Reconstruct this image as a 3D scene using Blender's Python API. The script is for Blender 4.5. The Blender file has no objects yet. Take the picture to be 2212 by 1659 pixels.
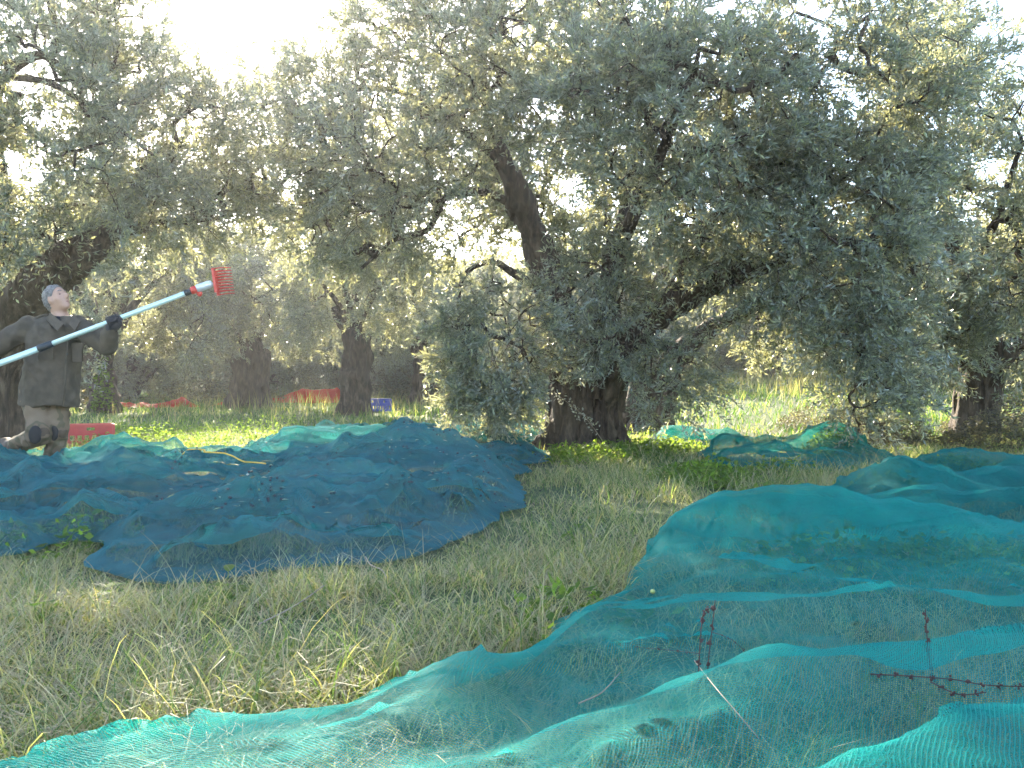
import bpy, math, random
import numpy as np
from mathutils import Vector, Matrix
from mathutils.geometry import delaunay_2d_cdt
from mathutils.bvhtree import BVHTree

R = math.radians
scene = bpy.context.scene
C = scene.collection
rng = np.random.default_rng(7)
random.seed(7)

# ------------------------------------------------------------------ camera
CAMZ = 0.85
FPX = 1841.0                       # focal length in pixels of a 2212 px wide frame
cam = bpy.data.cameras.new('camera')
cam.sensor_width = 36.0
cam.lens = 36.0 * FPX / 2212.0
cam.clip_start = 0.05
cam.clip_end = 2000
camo = bpy.data.objects.new('camera', cam)
camo.location = (0, 0, CAMZ)
camo.rotation_euler = (R(90), 0, 0)
C.objects.link(camo)
scene.camera = camo

# ------------------------------------------------------------------ sky, sun, exposure
SUN_EL, SUN_AZ = R(28), R(18)      # azimuth to the left of the view direction
world = bpy.data.worlds.new('World')
scene.world = world
world.use_nodes = True
wn = world.node_tree.nodes
wl = world.node_tree.links
wn.clear()
sky = wn.new('ShaderNodeTexSky')
sky.sky_type = 'NISHITA'
sky.sun_disc = False
sky.sun_elevation = SUN_EL
sky.sun_rotation = -SUN_AZ
sky.air_density = 1.0
sky.dust_density = 0.8
sky.ozone_density = 1.0
bg = wn.new('ShaderNodeBackground')
bg.inputs['Strength'].default_value = 0.15
wo = wn.new('ShaderNodeOutputWorld')
wl.new(sky.outputs[0], bg.inputs[0])
wl.new(bg.outputs[0], wo.inputs[0])

sl = bpy.data.lights.new('sun', 'SUN')
sl.energy = 5.0
sl.angle = R(0.53)
sl.color = (1.0, 0.89, 0.70)
so = bpy.data.objects.new('sun', sl)
sdir = Vector((-math.sin(SUN_AZ) * math.cos(SUN_EL), math.cos(SUN_AZ) * math.cos(SUN_EL), math.sin(SUN_EL)))
so.rotation_euler = sdir.to_track_quat('Z', 'Y').to_euler()
so.location = sdir * 60
C.objects.link(so)

vs = scene.view_settings
vs.view_transform = 'Standard'
vs.look = 'None'
vs.gamma = 1.0
vs.use_curve_mapping = False
vs.exposure = 2.5

HAZE = 0.0011
cy = scene.cycles
cy.use_denoising = True
cy.use_adaptive_sampling = True
cy.adaptive_threshold = 0.03
cy.max_bounces = 6
cy.diffuse_bounces = 3
cy.glossy_bounces = 2
cy.transmission_bounces = 4
cy.transparent_max_bounces = 10
cy.volume_bounces = 0
cy.sample_clamp_indirect = 6.0
cy.sample_clamp_direct = 0.0
cy.caustics_reflective = False
cy.caustics_refractive = False

# ------------------------------------------------------------------ helpers
def IM(px, py, d):
    """a point of the place, read off the photograph (2212 px wide) at distance d"""
    return np.array([(px - 1106.0) / FPX * d, d, CAMZ + (829.5 - py) / FPX * d])

def smooth(a, b, x):
    t = np.clip((x - a) / (b - a), 0, 1)
    return t * t * (3 - 2 * t)

_perm = np.random.default_rng(3).permutation(256)
_perm = np.concatenate([_perm, _perm, _perm])
_gr = np.array([[1,1,0],[-1,1,0],[1,-1,0],[-1,-1,0],[1,0,1],[-1,0,1],[1,0,-1],[-1,0,-1],
                [0,1,1],[0,-1,1],[0,1,-1],[0,-1,-1],[1,1,0],[-1,1,0],[0,-1,1],[0,-1,-1]], float)
def noise(p):
    p = np.asarray(p, float)
    i = np.floor(p).astype(np.int64)
    f = p - i
    i &= 255
    u = f * f * f * (f * (f * 6 - 15) + 10)
    out = 0
    for dx in (0, 1):
        wx = u[:, 0] if dx else 1 - u[:, 0]
        for dy in (0, 1):
            wy = u[:, 1] if dy else 1 - u[:, 1]
            for dz in (0, 1):
                wz = u[:, 2] if dz else 1 - u[:, 2]
                h = _perm[_perm[_perm[i[:, 0] + dx] + i[:, 1] + dy] + i[:, 2] + dz] & 15
                g = _gr[h]
                out = out + wx * wy * wz * (g[:, 0] * (f[:, 0] - dx) + g[:, 1] * (f[:, 1] - dy) + g[:, 2] * (f[:, 2] - dz))
    return out
def noise2(x, y, s=0.0):
    return noise(np.stack([np.ravel(x), np.ravel(y), np.full(np.size(x), 0.37 + s)], 1)).reshape(np.shape(x))

def unit(v):
    return v / np.maximum(np.linalg.norm(v, axis=-1, keepdims=True), 1e-9)

def mesh_np(name, V, polys, mats, smooth_shade=False, mat_idx=None):
    """polys: list of (n,k) index arrays"""
    V = np.ascontiguousarray(V, np.float32)
    me = bpy.data.meshes.new(name)
    me.vertices.add(len(V))
    me.vertices.foreach_set('co', V.ravel())
    tot = [np.full(len(p), p.shape[1], np.int32) for p in polys if len(p)]
    idx = [p.astype(np.int32).ravel() for p in polys if len(p)]
    tot = np.concatenate(tot)
    idx = np.concatenate(idx)
    start = np.concatenate([[0], np.cumsum(tot)[:-1]]).astype(np.int32)
    me.loops.add(len(idx))
    me.loops.foreach_set('vertex_index', idx)
    me.polygons.add(len(tot))
    me.polygons.foreach_set('loop_start', start)
    me.polygons.foreach_set('loop_total', tot)
    for m in (mats if isinstance(mats, (list, tuple)) else [mats]):
        me.materials.append(m)
    if mat_idx is not None:
        me.polygons.foreach_set('material_index', np.asarray(mat_idx, np.int32))
    me.polygons.foreach_set('use_smooth', np.full(len(tot), smooth_shade, bool))
    me.update(calc_edges=True)
    me.validate()
    return me

def link(name, data, parent=None, label=None, cat=None, group=None, kind=None):
    o = bpy.data.objects.new(name, data)
    C.objects.link(o)
    if parent is not None:
        o.parent = parent
        o.matrix_parent_inverse = Matrix.Translation(parent.location).inverted() if tuple(parent.rotation_euler) == (0, 0, 0) and tuple(parent.scale) == (1, 1, 1) else parent.matrix_basis.inverted()
    if label: o['label'] = label
    if cat: o['category'] = cat
    if group: o['group'] = group
    if kind: o['kind'] = kind
    return o

def thing(name, loc, label, cat, group=None):
    o = bpy.data.objects.new(name, None)
    o.empty_display_size = 0.2
    o.location = loc
    C.objects.link(o)
    o['label'] = label
    o['category'] = cat
    if group: o['group'] = group
    return o

class MB:
    """collects simple shapes for one mesh"""
    def __init__(s):
        s.V = []; s.P = {}; s.n = 0
    def add(s, V, *polys):
        V = np.asarray(V, float)
        for p in polys:
            p = np.asarray(p, int)
            s.P.setdefault(p.shape[1], []).append(p + s.n)
        s.V.append(V); s.n += len(V)
    def box(s, c, half, rot=None):
        c = np.asarray(c, float); h = np.asarray(half, float)
        v = np.array([[x, y, z] for x in (-1, 1) for y in (-1, 1) for z in (-1, 1)]) * h
        if rot is not None: v = v @ np.asarray(rot).T
        s.add(v + c, [[0,1,3,2],[4,6,7,5],[0,4,5,1],[2,3,7,6],[0,2,6,4],[1,5,7,3]])
    def tube(s, pts, rad, n=8, cap=True):
        pts = np.asarray(pts, float)
        m = len(pts)
        rad = np.broadcast_to(np.asarray(rad, float), (m,))
        t = np.gradient(pts, axis=0); t = unit(t)
        ref = np.array([0, 0, 1.0]) if abs(t[0, 2]) < 0.9 else np.array([1.0, 0, 0])
        a = unit(np.cross(t[0], ref))
        A = np.empty((m, 3)); A[0] = a
        for k in range(1, m):
            a = A[k-1] - t[k] * np.dot(A[k-1], t[k]); A[k] = a / max(np.linalg.norm(a), 1e-9)
        B = np.cross(t, A)
        th = np.arange(n) * 2 * np.pi / n
        V = pts[:, None, :] + rad[:, None, None] * (np.cos(th)[None, :, None] * A[:, None, :] + np.sin(th)[None, :, None] * B[:, None, :])
        V = V.reshape(-1, 3)
        k = np.arange(m - 1)[:, None] * n; j = np.arange(n)[None, :]; j2 = (j + 1) % n
        q = np.stack([k + j, k + j2, k + n + j2, k + n + j], -1).reshape(-1, 4)
        if cap:
            V = np.vstack([V, pts[:1] - t[:1] * rad[0] * 0.3, pts[-1:] + t[-1:] * rad[-1] * 0.3])
            jj = np.arange(n); e = (m - 1) * n
            tri = np.vstack([np.stack([np.full(n, m * n), (jj + 1) % n, jj], 1), np.stack([np.full(n, m * n + 1), e + jj, e + (jj + 1) % n], 1)])
            s.add(V, q, tri)
        else:
            s.add(V, q)
    def ball(s, c, r, nu=10, nv=6, rot=None):
        r = np.broadcast_to(np.asarray(r, float), (3,))
        V = [[0, 0, 1]]
        for i in range(1, nv):
            ph = math.pi * i / nv
            for j in range(nu):
                th = 2 * math.pi * j / nu
                V.append([math.sin(ph) * math.cos(th), math.sin(ph) * math.sin(th), math.cos(ph)])
        V.append([0, 0, -1])
        V = np.array(V) * r
        if rot is not None: V = V @ np.asarray(rot).T
        T = []; Q = []
        for j in range(nu):
            T.append([0, 1 + j, 1 + (j + 1) % nu])
            b = 1 + (nv - 2) * nu
            T.append([len(V) - 1, b + (j + 1) % nu, b + j])
            for i in range(nv - 2):
                a = 1 + i * nu
                Q.append([a + j, a + nu + j, a + nu + (j + 1) % nu, a + (j + 1) % nu])
        s.add(V + np.asarray(c), np.array(T), np.array(Q))
    def mesh(s, name, mat, smooth_shade=True):
        return mesh_np(name, np.vstack(s.V), [np.vstack(p) for p in s.P.values()], mat, smooth_shade)

def spline(pts, n):
    """Catmull-Rom through the points"""
    P = np.asarray(pts, float)
    P = np.vstack([2 * P[0] - P[1], P, 2 * P[-1] - P[-2]])
    t = np.linspace(0, len(P) - 3 - 1e-6, n)
    i = t.astype(int); f = (t - i)[:, None]
    a, b, c, d = P[i], P[i+1], P[i+2], P[i+3]
    return 0.5 * (2*b + (c - a)*f + (2*a - 5*b + 4*c - d)*f**2 + (3*b - a - 3*c + d)*f**3)

# ---- signed distance fields turned into one continuous surface
class SDF:
    def __init__(s, lo, hi, h):
        s.lo = np.asarray(lo, float); s.h = h
        s.n = np.ceil((np.asarray(hi) - s.lo) / h).astype(int) + 1
        s.d = np.full(s.n, 0.6, np.float32)
        s.ax = [s.lo[k] + h * np.arange(s.n[k]) for k in range(3)]
    def block(s, lo, hi):
        i0 = np.clip(np.floor((lo - s.lo) / s.h).astype(int), 0, s.n - 1)
        i1 = np.clip(np.ceil((hi - s.lo) / s.h).astype(int) + 1, 1, s.n)
        sl = tuple(slice(a, b) for a, b in zip(i0, i1))
        X, Y, Z = np.meshgrid(*[s.ax[k][sl[k]] for k in range(3)], indexing='ij')
        return sl, np.stack([X, Y, Z], -1)
    def merge(s, sl, d, k, sub=False):
        D = s.d[sl]
        if sub:
            D[...] = np.maximum(D, -d) if k <= 0 else -s._smin(-D, d, k)
        else:
            D[...] = np.minimum(D, d) if k <= 0 else s._smin(D, d, k)
    @staticmethod
    def _smin(a, b, k):
        h = np.clip(0.5 + 0.5 * (b - a) / k, 0, 1)
        return b * (1 - h) + a * h - k * h * (1 - h)
    def cap(s, a, b, ra, rb, k=0.05, sub=False):
        a = np.asarray(a, float); b = np.asarray(b, float)
        pad = max(ra, rb) + 2 * k + 3 * s.h + 0.03
        sl, P = s.block(np.minimum(a, b) - pad, np.maximum(a, b) + pad)
        ab = b - a
        t = np.clip(((P - a) @ ab) / max(ab @ ab, 1e-9), 0, 1)
        d = np.linalg.norm(P - a - t[..., None] * ab, axis=-1) - (ra + (rb - ra) * t)
        s.merge(sl, d, k, sub)
    def chain(s, pts, rad, k=0.05):
        for i in range(len(pts) - 1):
            s.cap(pts[i], pts[i+1], rad[i], rad[i+1], k)
    def ell(s, c, r, k=0.03, rot=None, sub=False):
        c = np.asarray(c, float); r = np.asarray(r, float)
        pad = r.max() + 2 * k + 3 * s.h + 0.02
        sl, P = s.block(c - pad, c + pad)
        q = P - c
        if rot is not None: q = q @ np.asarray(rot)          # columns of rot are the axes
        k0 = np.linalg.norm(q / r, axis=-1)
        k1 = np.linalg.norm(q / (r * r), axis=-1)
        d = k0 * (k0 - 1) / np.maximum(k1, 1e-6)
        s.merge(sl, d, k, sub)
    def displace(s, fn, band):
        m = np.abs(s.d) < band
        ii = np.argwhere(m)
        P = s.lo + ii * s.h
        s.d[m] += fn(P).astype(np.float32)
    def clip(s, fn):
        """keep only where fn(P) < 0"""
        sl, P = s.block(s.lo, s.lo + s.n * s.h)
        s.d[sl] = np.maximum(s.d[sl], fn(P.reshape(-1, 3)).reshape(P.shape[:3]))
    def mesh(s, name, mat, smooth_shade=True):
        d = s.d
        ins = d < 0
        nx, ny, nz = d.shape
        cnt = np.zeros((nx-1, ny-1, nz-1), np.int8)
        for a in (0, 1):
            for b in (0, 1):
                for c in (0, 1):
                    cnt += ins[a:nx-1+a, b:ny-1+b, c:nz-1+c]
        act = (cnt > 0) & (cnt < 8)
        cid = np.full(act.shape, -1, np.int64)
        I = np.argwhere(act)
        cid[act] = np.arange(len(I))
        acc = np.zeros((len(I), 3)); w = np.zeros(len(I))
        corners = [(a, b, c) for a in (0, 1) for b in (0, 1) for c in (0, 1)]
        for a in corners:
            for ax in range(3):
                if a[ax]: continue
                b = list(a); b[ax] = 1
                da = d[I[:, 0] + a[0], I[:, 1] + a[1], I[:, 2] + a[2]]
                db = d[I[:, 0] + b[0], I[:, 1] + b[1], I[:, 2] + b[2]]
                m = (da < 0) != (db < 0)
                t = np.where(m, da / np.where(m, da - db, 1), 0)
                p = np.tile(np.array(a, float), (len(I), 1)); p[:, ax] = t
                acc[m] += p[m]; w[m] += 1
        V = s.lo + (I + acc / w[:, None]) * s.h
        Q = []
        for ax in range(3):
            s0 = [slice(None)] * 3; s1 = [slice(None)] * 3
            s0[ax] = slice(0, -1); s1[ax] = slice(1, None)
            ch = ins[tuple(s0)] != ins[tuple(s1)]
            E = np.argwhere(ch)
            u, v = (ax + 1) % 3, (ax + 2) % 3
            ok = (E[:, u] > 0) & (E[:, v] > 0) & (E[:, u] < d.shape[u] - 1) & (E[:, v] < d.shape[v] - 1)
            E = E[ok]
            fl = ins[E[:, 0], E[:, 1], E[:, 2]]
            def cc(du, dv):
                e = E.copy(); e[:, u] -= du; e[:, v] -= dv
                return cid[e[:, 0], e[:, 1], e[:, 2]]
            q = np.stack([cc(1, 1), cc(0, 1), cc(0, 0), cc(1, 0)], 1)
            q[~fl] = q[~fl][:, ::-1]
            Q.append(q)
        return mesh_np(name, V, [np.vstack(Q)], mat, smooth_shade)

# ------------------------------------------------------------------ materials
def newmat(name):
    m = bpy.data.materials.new(name)
    m.use_nodes = True
    nt = m.node_tree
    nt.nodes.clear()
    out = nt.nodes.new('ShaderNodeOutputMaterial')
    return m, nt, out
def N(nt, t, **kw):
    n = nt.nodes.new(t)
    for k, v in kw.items():
        if k in n.inputs: n.inputs[k].default_value = v
        else: setattr(n, k, v)
    return n
def ramp(nt, stops, mode='LINEAR'):
    n = nt.nodes.new('ShaderNodeValToRGB')
    cr = n.color_ramp
    cr.interpolation = mode
    while len(cr.elements) < len(stops): cr.elements.new(0.5)
    for e, (p, c) in zip(cr.elements, stops):
        e.position = p; e.color = (*c, 1)
    return n
def mixc(nt, fac, a, b, blend='MIX'):
    n = nt.nodes.new('ShaderNodeMix'); n.data_type = 'RGBA'; n.blend_type = blend
    for sock, v in ((n.inputs[0], fac), (n.inputs[6], a), (n.inputs[7], b)):
        if hasattr(v, 'is_linked') or hasattr(v, 'node'): nt.links.new(v, sock)
        elif isinstance(v, (int, float)): sock.default_value = v
        else: sock.default_value = (*v, 1)
    return n.outputs[2]

def leaf_material(name, top, under, trans, rough=0.36, tmix=0.35, spread=0.35, spec=0.5):
    m, nt, out = newmat(name)
    geo = N(nt, 'ShaderNodeNewGeometry')
    r = geo.outputs['Random Per Island']
    col = mixc(nt, geo.outputs['Backfacing'], top, under)
    rp = ramp(nt, [(0.0, (1 - spread,) * 3), (0.75, (1.0, 1.0, 1.0)), (1.0, (1 + spread * 1.3, 1 + spread * 1.2, 1.0))])
    nt.links.new(r, rp.inputs[0])
    col = mixc(nt, 1.0, col, rp.outputs[0], 'MULTIPLY')
    p = N(nt, 'ShaderNodeBsdfPrincipled', Roughness=rough)
    p.inputs['Specular IOR Level'].default_value = spec
    nt.links.new(col, p.inputs['Base Color'])
    t = N(nt, 'ShaderNodeBsdfTranslucent')
    tc = mixc(nt, 1.0, trans, rp.outputs[0], 'MULTIPLY')
    nt.links.new(tc, t.inputs[0])
    mx = N(nt, 'ShaderNodeMixShader'); mx.inputs[0].default_value = tmix
    nt.links.new(p.outputs[0], mx.inputs[1]); nt.links.new(t.outputs[0], mx.inputs[2])
    nt.links.new(mx.outputs[0], out.inputs[0])
    return m

MAT = {}
MAT['olive_leaf'] = leaf_material('olive_leaf', (0.118, 0.150, 0.138), (0.31, 0.365, 0.375), (0.54, 0.53, 0.26), 0.30, 0.40, spec=.7)
MAT['leaf_sun_tint'] = leaf_material('leaf_sun_tint', (0.42, 0.42, 0.36), (0.5, 0.5, 0.45), (0.5, 0.5, 0.35), 0.4, 0.35)  # sunlight on the shoot's small leaves, put into their pale colour
MAT['weed_leaf'] = leaf_material('weed_leaf', (0.07, 0.13, 0.025), (0.10, 0.16, 0.05), (0.33, 0.48, 0.05), 0.65, 0.5, spec=.2)
MAT['bramble_leaf'] = leaf_material('bramble_leaf', (0.09, 0.085, 0.05), (0.14, 0.12, 0.09), (0.25, 0.22, 0.10), 0.55, 0.35, 0.5)

def bark_material():
    m, nt, out = newmat('olive_bark')
    tc = N(nt, 'ShaderNodeTexCoord')
    mp = N(nt, 'ShaderNodeMapping'); mp.inputs['Scale'].default_value = (1, 1, 0.28)
    nt.links.new(tc.outputs['Object'], mp.inputs[0])
    n1 = N(nt, 'ShaderNodeTexNoise', Scale=14.0, Detail=8.0, Roughness=0.65)
    n2 = N(nt, 'ShaderNodeTexNoise', Scale=2.2, Detail=4.0, Roughness=0.6)
    nt.links.new(mp.outputs[0], n1.inputs['Vector'])
    nt.links.new(tc.outputs['Object'], n2.inputs['Vector'])
    r1 = ramp(nt, [(0.34, (0.010, 0.006, 0.004)), (0.5, (0.060, 0.040, 0.028)), (0.72, (0.20, 0.15, 0.11))])
    nt.links.new(n1.outputs[0], r1.inputs[0])
    r2 = ramp(nt, [(0.45, (0, 0, 0)), (0.7, (1, 1, 1))])
    nt.links.new(n2.outputs[0], r2.inputs[0])
    col = mixc(nt, r2.outputs[0], r1.outputs[0], (0.10, 0.075, 0.045), 'MIX')
    col = mixc(nt, 0.45, r1.outputs[0], col)
    p = N(nt, 'ShaderNodeBsdfPrincipled', Roughness=0.85)
    nt.links.new(col, p.inputs['Base Color'])
    b = N(nt, 'ShaderNodeBump', Strength=1.0, Distance=0.06)
    nt.links.new(n1.outputs[0], b.inputs['Height'])
    nt.links.new(b.outputs[0], p.inputs['Normal'])
    nt.links.new(p.outputs[0], out.inputs[0])
    return m
MAT['bark'] = bark_material()

def grass_material(name, dry):
    m, nt, out = newmat(name)
    geo = N(nt, 'ShaderNodeNewGeometry')
    nz = N(nt, 'ShaderNodeTexNoise', Scale=0.9, Detail=2.0)
    nt.links.new(geo.outputs['Position'], nz.inputs['Vector'])
    ad = N(nt, 'ShaderNodeMath', operation='MULTIPLY_ADD')
    nt.links.new(nz.outputs[0], ad.inputs[0]); ad.inputs[1].default_value = 0.9; ad.inputs[2].default_value = -0.45 + dry
    a2 = N(nt, 'ShaderNodeMath', operation='ADD', use_clamp=True)
    nt.links.new(ad.outputs[0], a2.inputs[0]); nt.links.new(geo.outputs['Random Per Island'], a2.inputs[1])
    rp = ramp(nt, [(0.0, (0.045, 0.085, 0.026)), (0.3, (0.085, 0.14, 0.042)), (0.52, (0.15, 0.19, 0.075)), (0.66, (0.29, 0.27, 0.16)), (0.85, (0.46, 0.39, 0.27)), (1.0, (0.34, 0.26, 0.18))])
    nt.links.new(a2.outputs[0], rp.inputs[0])
    p = N(nt, 'ShaderNodeBsdfPrincipled', Roughness=0.5)
    p.inputs['Specular IOR Level'].default_value = 0.35
    nt.links.new(rp.outputs[0], p.inputs['Base Color'])
    t = N(nt, 'ShaderNodeBsdfTranslucent')
    tcol = mixc(nt, 1.0, rp.outputs[0], (1.9, 2.2, 0.7), 'MULTIPLY')
    nt.links.new(tcol, t.inputs[0])
    mx = N(nt, 'ShaderNodeMixShader'); mx.inputs[0].default_value = 0.45
    nt.links.new(p.outputs[0], mx.inputs[1]); nt.links.new(t.outputs[0], mx.inputs[2])
    nt.links.new(mx.outputs[0], out.inputs[0])
    return m
MAT['grass_near'] = grass_material('grass_near', 0.27)
MAT['grass_mid'] = grass_material('grass_mid', 0.13)
MAT['grass_far'] = grass_material('grass_far', -0.22)
MAT['grass_dry'] = grass_material('grass_dry', 0.36)

def ground_material():
    m, nt, out = newmat('ground')
    geo = N(nt, 'ShaderNodeNewGeometry')
    n1 = N(nt, 'ShaderNodeTexNoise', Scale=1.3, Detail=6.0, Roughness=0.65)
    n2 = N(nt, 'ShaderNodeTexNoise', Scale=22.0, Detail=5.0, Roughness=0.7)
    nt.links.new(geo.outputs['Position'], n1.inputs['Vector']); nt.links.new(geo.outputs['Position'], n2.inputs['Vector'])
    r1 = ramp(nt, [(0.35, (0.055, 0.085, 0.022)), (0.55, (0.09, 0.12, 0.035)), (0.7, (0.13, 0.11, 0.06))])
    r2 = ramp(nt, [(0.3, (0.45, 0.45, 0.45)), (0.7, (1.2, 1.2, 1.1))])
    nt.links.new(n1.outputs[0], r1.inputs[0]); nt.links.new(n2.outputs[0], r2.inputs[0])
    col = mixc(nt, 1.0, r1.outputs[0], r2.outputs[0], 'MULTIPLY')
    p = N(nt, 'ShaderNodeBsdfPrincipled', Roughness=0.95)
    nt.links.new(col, p.inputs['Base Color'])
    b = N(nt, 'ShaderNodeBump', Strength=0.8, Distance=0.05)
    nt.links.new(n2.outputs[0], b.inputs['Height']); nt.links.new(b.outputs[0], p.inputs['Normal'])
    nt.links.new(p.outputs[0], out.inputs[0])
    return m
MAT['ground'] = ground_material()

def net_material(name, col, trans, cover, pitch=0.0075, rib=0.40, close=0.22, rough=0.5, spec=0.05, tmix=0.42):
    """knitted netting: threads with gaps between them, rows from the cloth's own UV map (metres)"""
    m, nt, out = newmat(name)
    uv = N(nt, 'ShaderNodeUVMap', uv_map='cloth')
    sp = N(nt, 'ShaderNodeSeparateXYZ')
    nt.links.new(uv.outputs[0], sp.inputs[0])
    def wave(sock, pt):
        a = N(nt, 'ShaderNodeMath', operation='MULTIPLY'); a.inputs[1].default_value = 2 * math.pi / pt
        nt.links.new(sock, a.inputs[0])
        b = N(nt, 'ShaderNodeMath', operation='SINE'); nt.links.new(a.outputs[0], b.inputs[0])
        return b.outputs[0]
    mxn = N(nt, 'ShaderNodeMath', operation='MAXIMUM')
    nt.links.new(wave(sp.outputs[0], pitch), mxn.inputs[0]); nt.links.new(wave(sp.outputs[1], pitch * 0.62), mxn.inputs[1])
    nz = N(nt, 'ShaderNodeTexNoise', Scale=5.0, Detail=4.0, Roughness=0.6)
    nt.links.new(uv.outputs[0], nz.inputs['Vector'])
    c1 = N(nt, 'ShaderNodeMath', operation='MULTIPLY_ADD'); c1.inputs[1].default_value = rib; c1.inputs[2].default_value = cover - rib * 0.4
    nt.links.new(mxn.outputs[0], c1.inputs[0])
    c2 = N(nt, 'ShaderNodeMath', operation='MULTIPLY_ADD', use_clamp=True); c2.inputs[1].default_value = 0.35
    nt.links.new(nz.outputs[0], c2.inputs[0])
    c0 = N(nt, 'ShaderNodeMath', operation='SUBTRACT'); c0.inputs[1].default_value = 0.175
    nt.links.new(c1.outputs[0], c0.inputs[0]); nt.links.new(c0.outputs[0], c2.inputs[2])
    # seen edge-on the threads close up, as with any woven net
    lw = N(nt, 'ShaderNodeLayerWeight', Blend=0.5)
    ed = N(nt, 'ShaderNodeMath', operation='MULTIPLY_ADD', use_clamp=True); ed.inputs[1].default_value = close
    nt.links.new(lw.outputs['Facing'], ed.inputs[0]); nt.links.new(c2.outputs[0], ed.inputs[2])
    n3 = N(nt, 'ShaderNodeTexNoise', Scale=1.6, Detail=3.0)
    nt.links.new(uv.outputs[0], n3.inputs['Vector'])
    rp = ramp(nt, [(0.3, tuple(0.8 * c for c in col)), (0.7, tuple(min(1, 1.2 * c) for c in col))])
    nt.links.new(n3.outputs[0], rp.inputs[0])
    p = N(nt, 'ShaderNodeBsdfPrincipled', Roughness=rough)
    p.inputs['Specular IOR Level'].default_value = spec
    nt.links.new(rp.outputs[0], p.inputs['Base Color'])
    b = N(nt, 'ShaderNodeBump', Strength=0.5, Distance=0.003)
    nt.links.new(mxn.outputs[0], b.inputs['Height'])
    nw = N(nt, 'ShaderNodeTexNoise', Scale=6.0, Detail=5.0, Roughness=0.6, Distortion=0.8)
    nt.links.new(uv.outputs[0], nw.inputs['Vector'])
    b2 = N(nt, 'ShaderNodeBump', Strength=0.7, Distance=0.055)
    nt.links.new(nw.outputs[0], b2.inputs['Height']); nt.links.new(b.outputs[0], b2.inputs['Normal']); nt.links.new(b2.outputs[0], p.inputs['Normal'])
    t = N(nt, 'ShaderNodeBsdfTranslucent'); nt.links.new(b2.outputs[0], t.inputs['Normal']); t.inputs[0].default_value = (*trans, 1)
    mx = N(nt, 'ShaderNodeMixShader'); mx.inputs[0].default_value = tmix
    nt.links.new(p.outputs[0], mx.inputs[1]); nt.links.new(t.outputs[0], mx.inputs[2])
    tr = N(nt, 'ShaderNodeBsdfTransparent')
    m2 = N(nt, 'ShaderNodeMixShader')
    nt.links.new(ed.outputs[0], m2.inputs[0]); nt.links.new(tr.outputs[0], m2.inputs[1]); nt.links.new(mx.outputs[0], m2.inputs[2])
    nt.links.new(m2.outputs[0], out.inputs[0])
    return m
MAT['net_teal'] = net_material('net_teal', (0.016, 0.27, 0.25), (0.02, 0.45, 0.38), 0.31, close=.36, spec=.04)
MAT['net_teal_dense'] = net_material('net_teal_dense', (0.018, 0.20, 0.19), (0.03, 0.38, 0.32), 0.36, close=.42)
MAT['net_teal_shade'] = net_material('net_teal_shade', (0.065, 0.175, 0.195), (0.05, 0.33, 0.29), 0.20, rib=0.25, close=.80, tmix=.36, rough=.6, spec=.0)  # same netting as the teal; shade and blue skylight put into its colour
MAT['net_red'] = net_material('net_red', (0.55, 0.035, 0.02), (0.8, 0.08, 0.03), 0.85)

def plain(name, col, rough=0.6, metal=0.0, var=0.15, scale=30.0, trans=None):
    m, nt, out = newmat(name)
    tc = N(nt, 'ShaderNodeTexCoord')
    nz = N(nt, 'ShaderNodeTexNoise', Scale=scale, Detail=5.0, Roughness=0.6)
    nt.links.new(tc.outputs['Object'], nz.inputs['Vector'])
    rp = ramp(nt, [(0.25, tuple(c * (1 - var) for c in col)), (0.75, tuple(min(1, c * (1 + var)) for c in col))])
    nt.links.new(nz.outputs[0], rp.inputs[0])
    p = N(nt, 'ShaderNodeBsdfPrincipled', Roughness=rough, Metallic=metal)
    nt.links.new(rp.outputs[0], p.inputs['Base Color'])
    b = N(nt, 'ShaderNodeBump', Strength=0.25, Distance=0.004)
    nt.links.new(nz.outputs[0], b.inputs['Height']); nt.links.new(b.outputs[0], p.inputs['Normal'])
    nt.links.new(p.outputs[0], out.inputs[0])
    return m
MAT['skin'] = plain('skin', (0.42, 0.24, 0.17), 0.5, var=0.10, scale=18)
MAT['hair'] = plain('hair', (0.15, 0.135, 0.13), 0.6, var=0.7, scale=60)
MAT['jacket'] = plain('jacket', (0.074, 0.056, 0.038), 0.9, var=0.35, scale=9)
MAT['shirt'] = plain('shirt', (0.015, 0.015, 0.02), 0.9)
MAT['glove'] = plain('glove', (0.016, 0.016, 0.02), 0.8)
MAT['patch'] = plain('knee_patch', (0.02, 0.018, 0.018), 0.9)
MAT['boot'] = plain('boot', (0.07, 0.045, 0.03), 0.75, var=0.35)
MAT['eye'] = plain('eye', (0.03, 0.02, 0.02), 0.25)
MAT['lip'] = plain('lip', (0.33, 0.15, 0.12), 0.5)
MAT['pole'] = plain('pole_aluminium', (0.62, 0.76, 0.74), 0.32, 0.25, var=0.05)
MAT['black_plastic'] = plain('black_plastic', (0.02, 0.025, 0.03), 0.45)
MAT['red_plastic'] = plain('red_plastic', (0.55, 0.045, 0.03), 0.4, var=0.1)
MAT['crate_red'] = plain('crate_red', (0.45, 0.03, 0.035), 0.45, var=0.2, scale=8)
MAT['crate_blue'] = plain('crate_blue', (0.03, 0.06, 0.35), 0.45, var=0.15, scale=8)
MAT['grey_metal'] = plain('grey_metal', (0.60, 0.63, 0.67), 0.35, 0.3, var=0.06)
MAT['cord'] = plain('cord', (0.62, 0.36, 0.04), 0.6)
MAT['olive_fruit'] = plain('olive_fruit', (0.025, 0.02, 0.03), 0.25)
MAT['green_olive'] = plain('green_olive', (0.40, 0.42, 0.12), 0.35)
MAT['stem_dry'] = plain('stem_dry', (0.060, 0.022, 0.018), 0.8, var=0.3)
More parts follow.
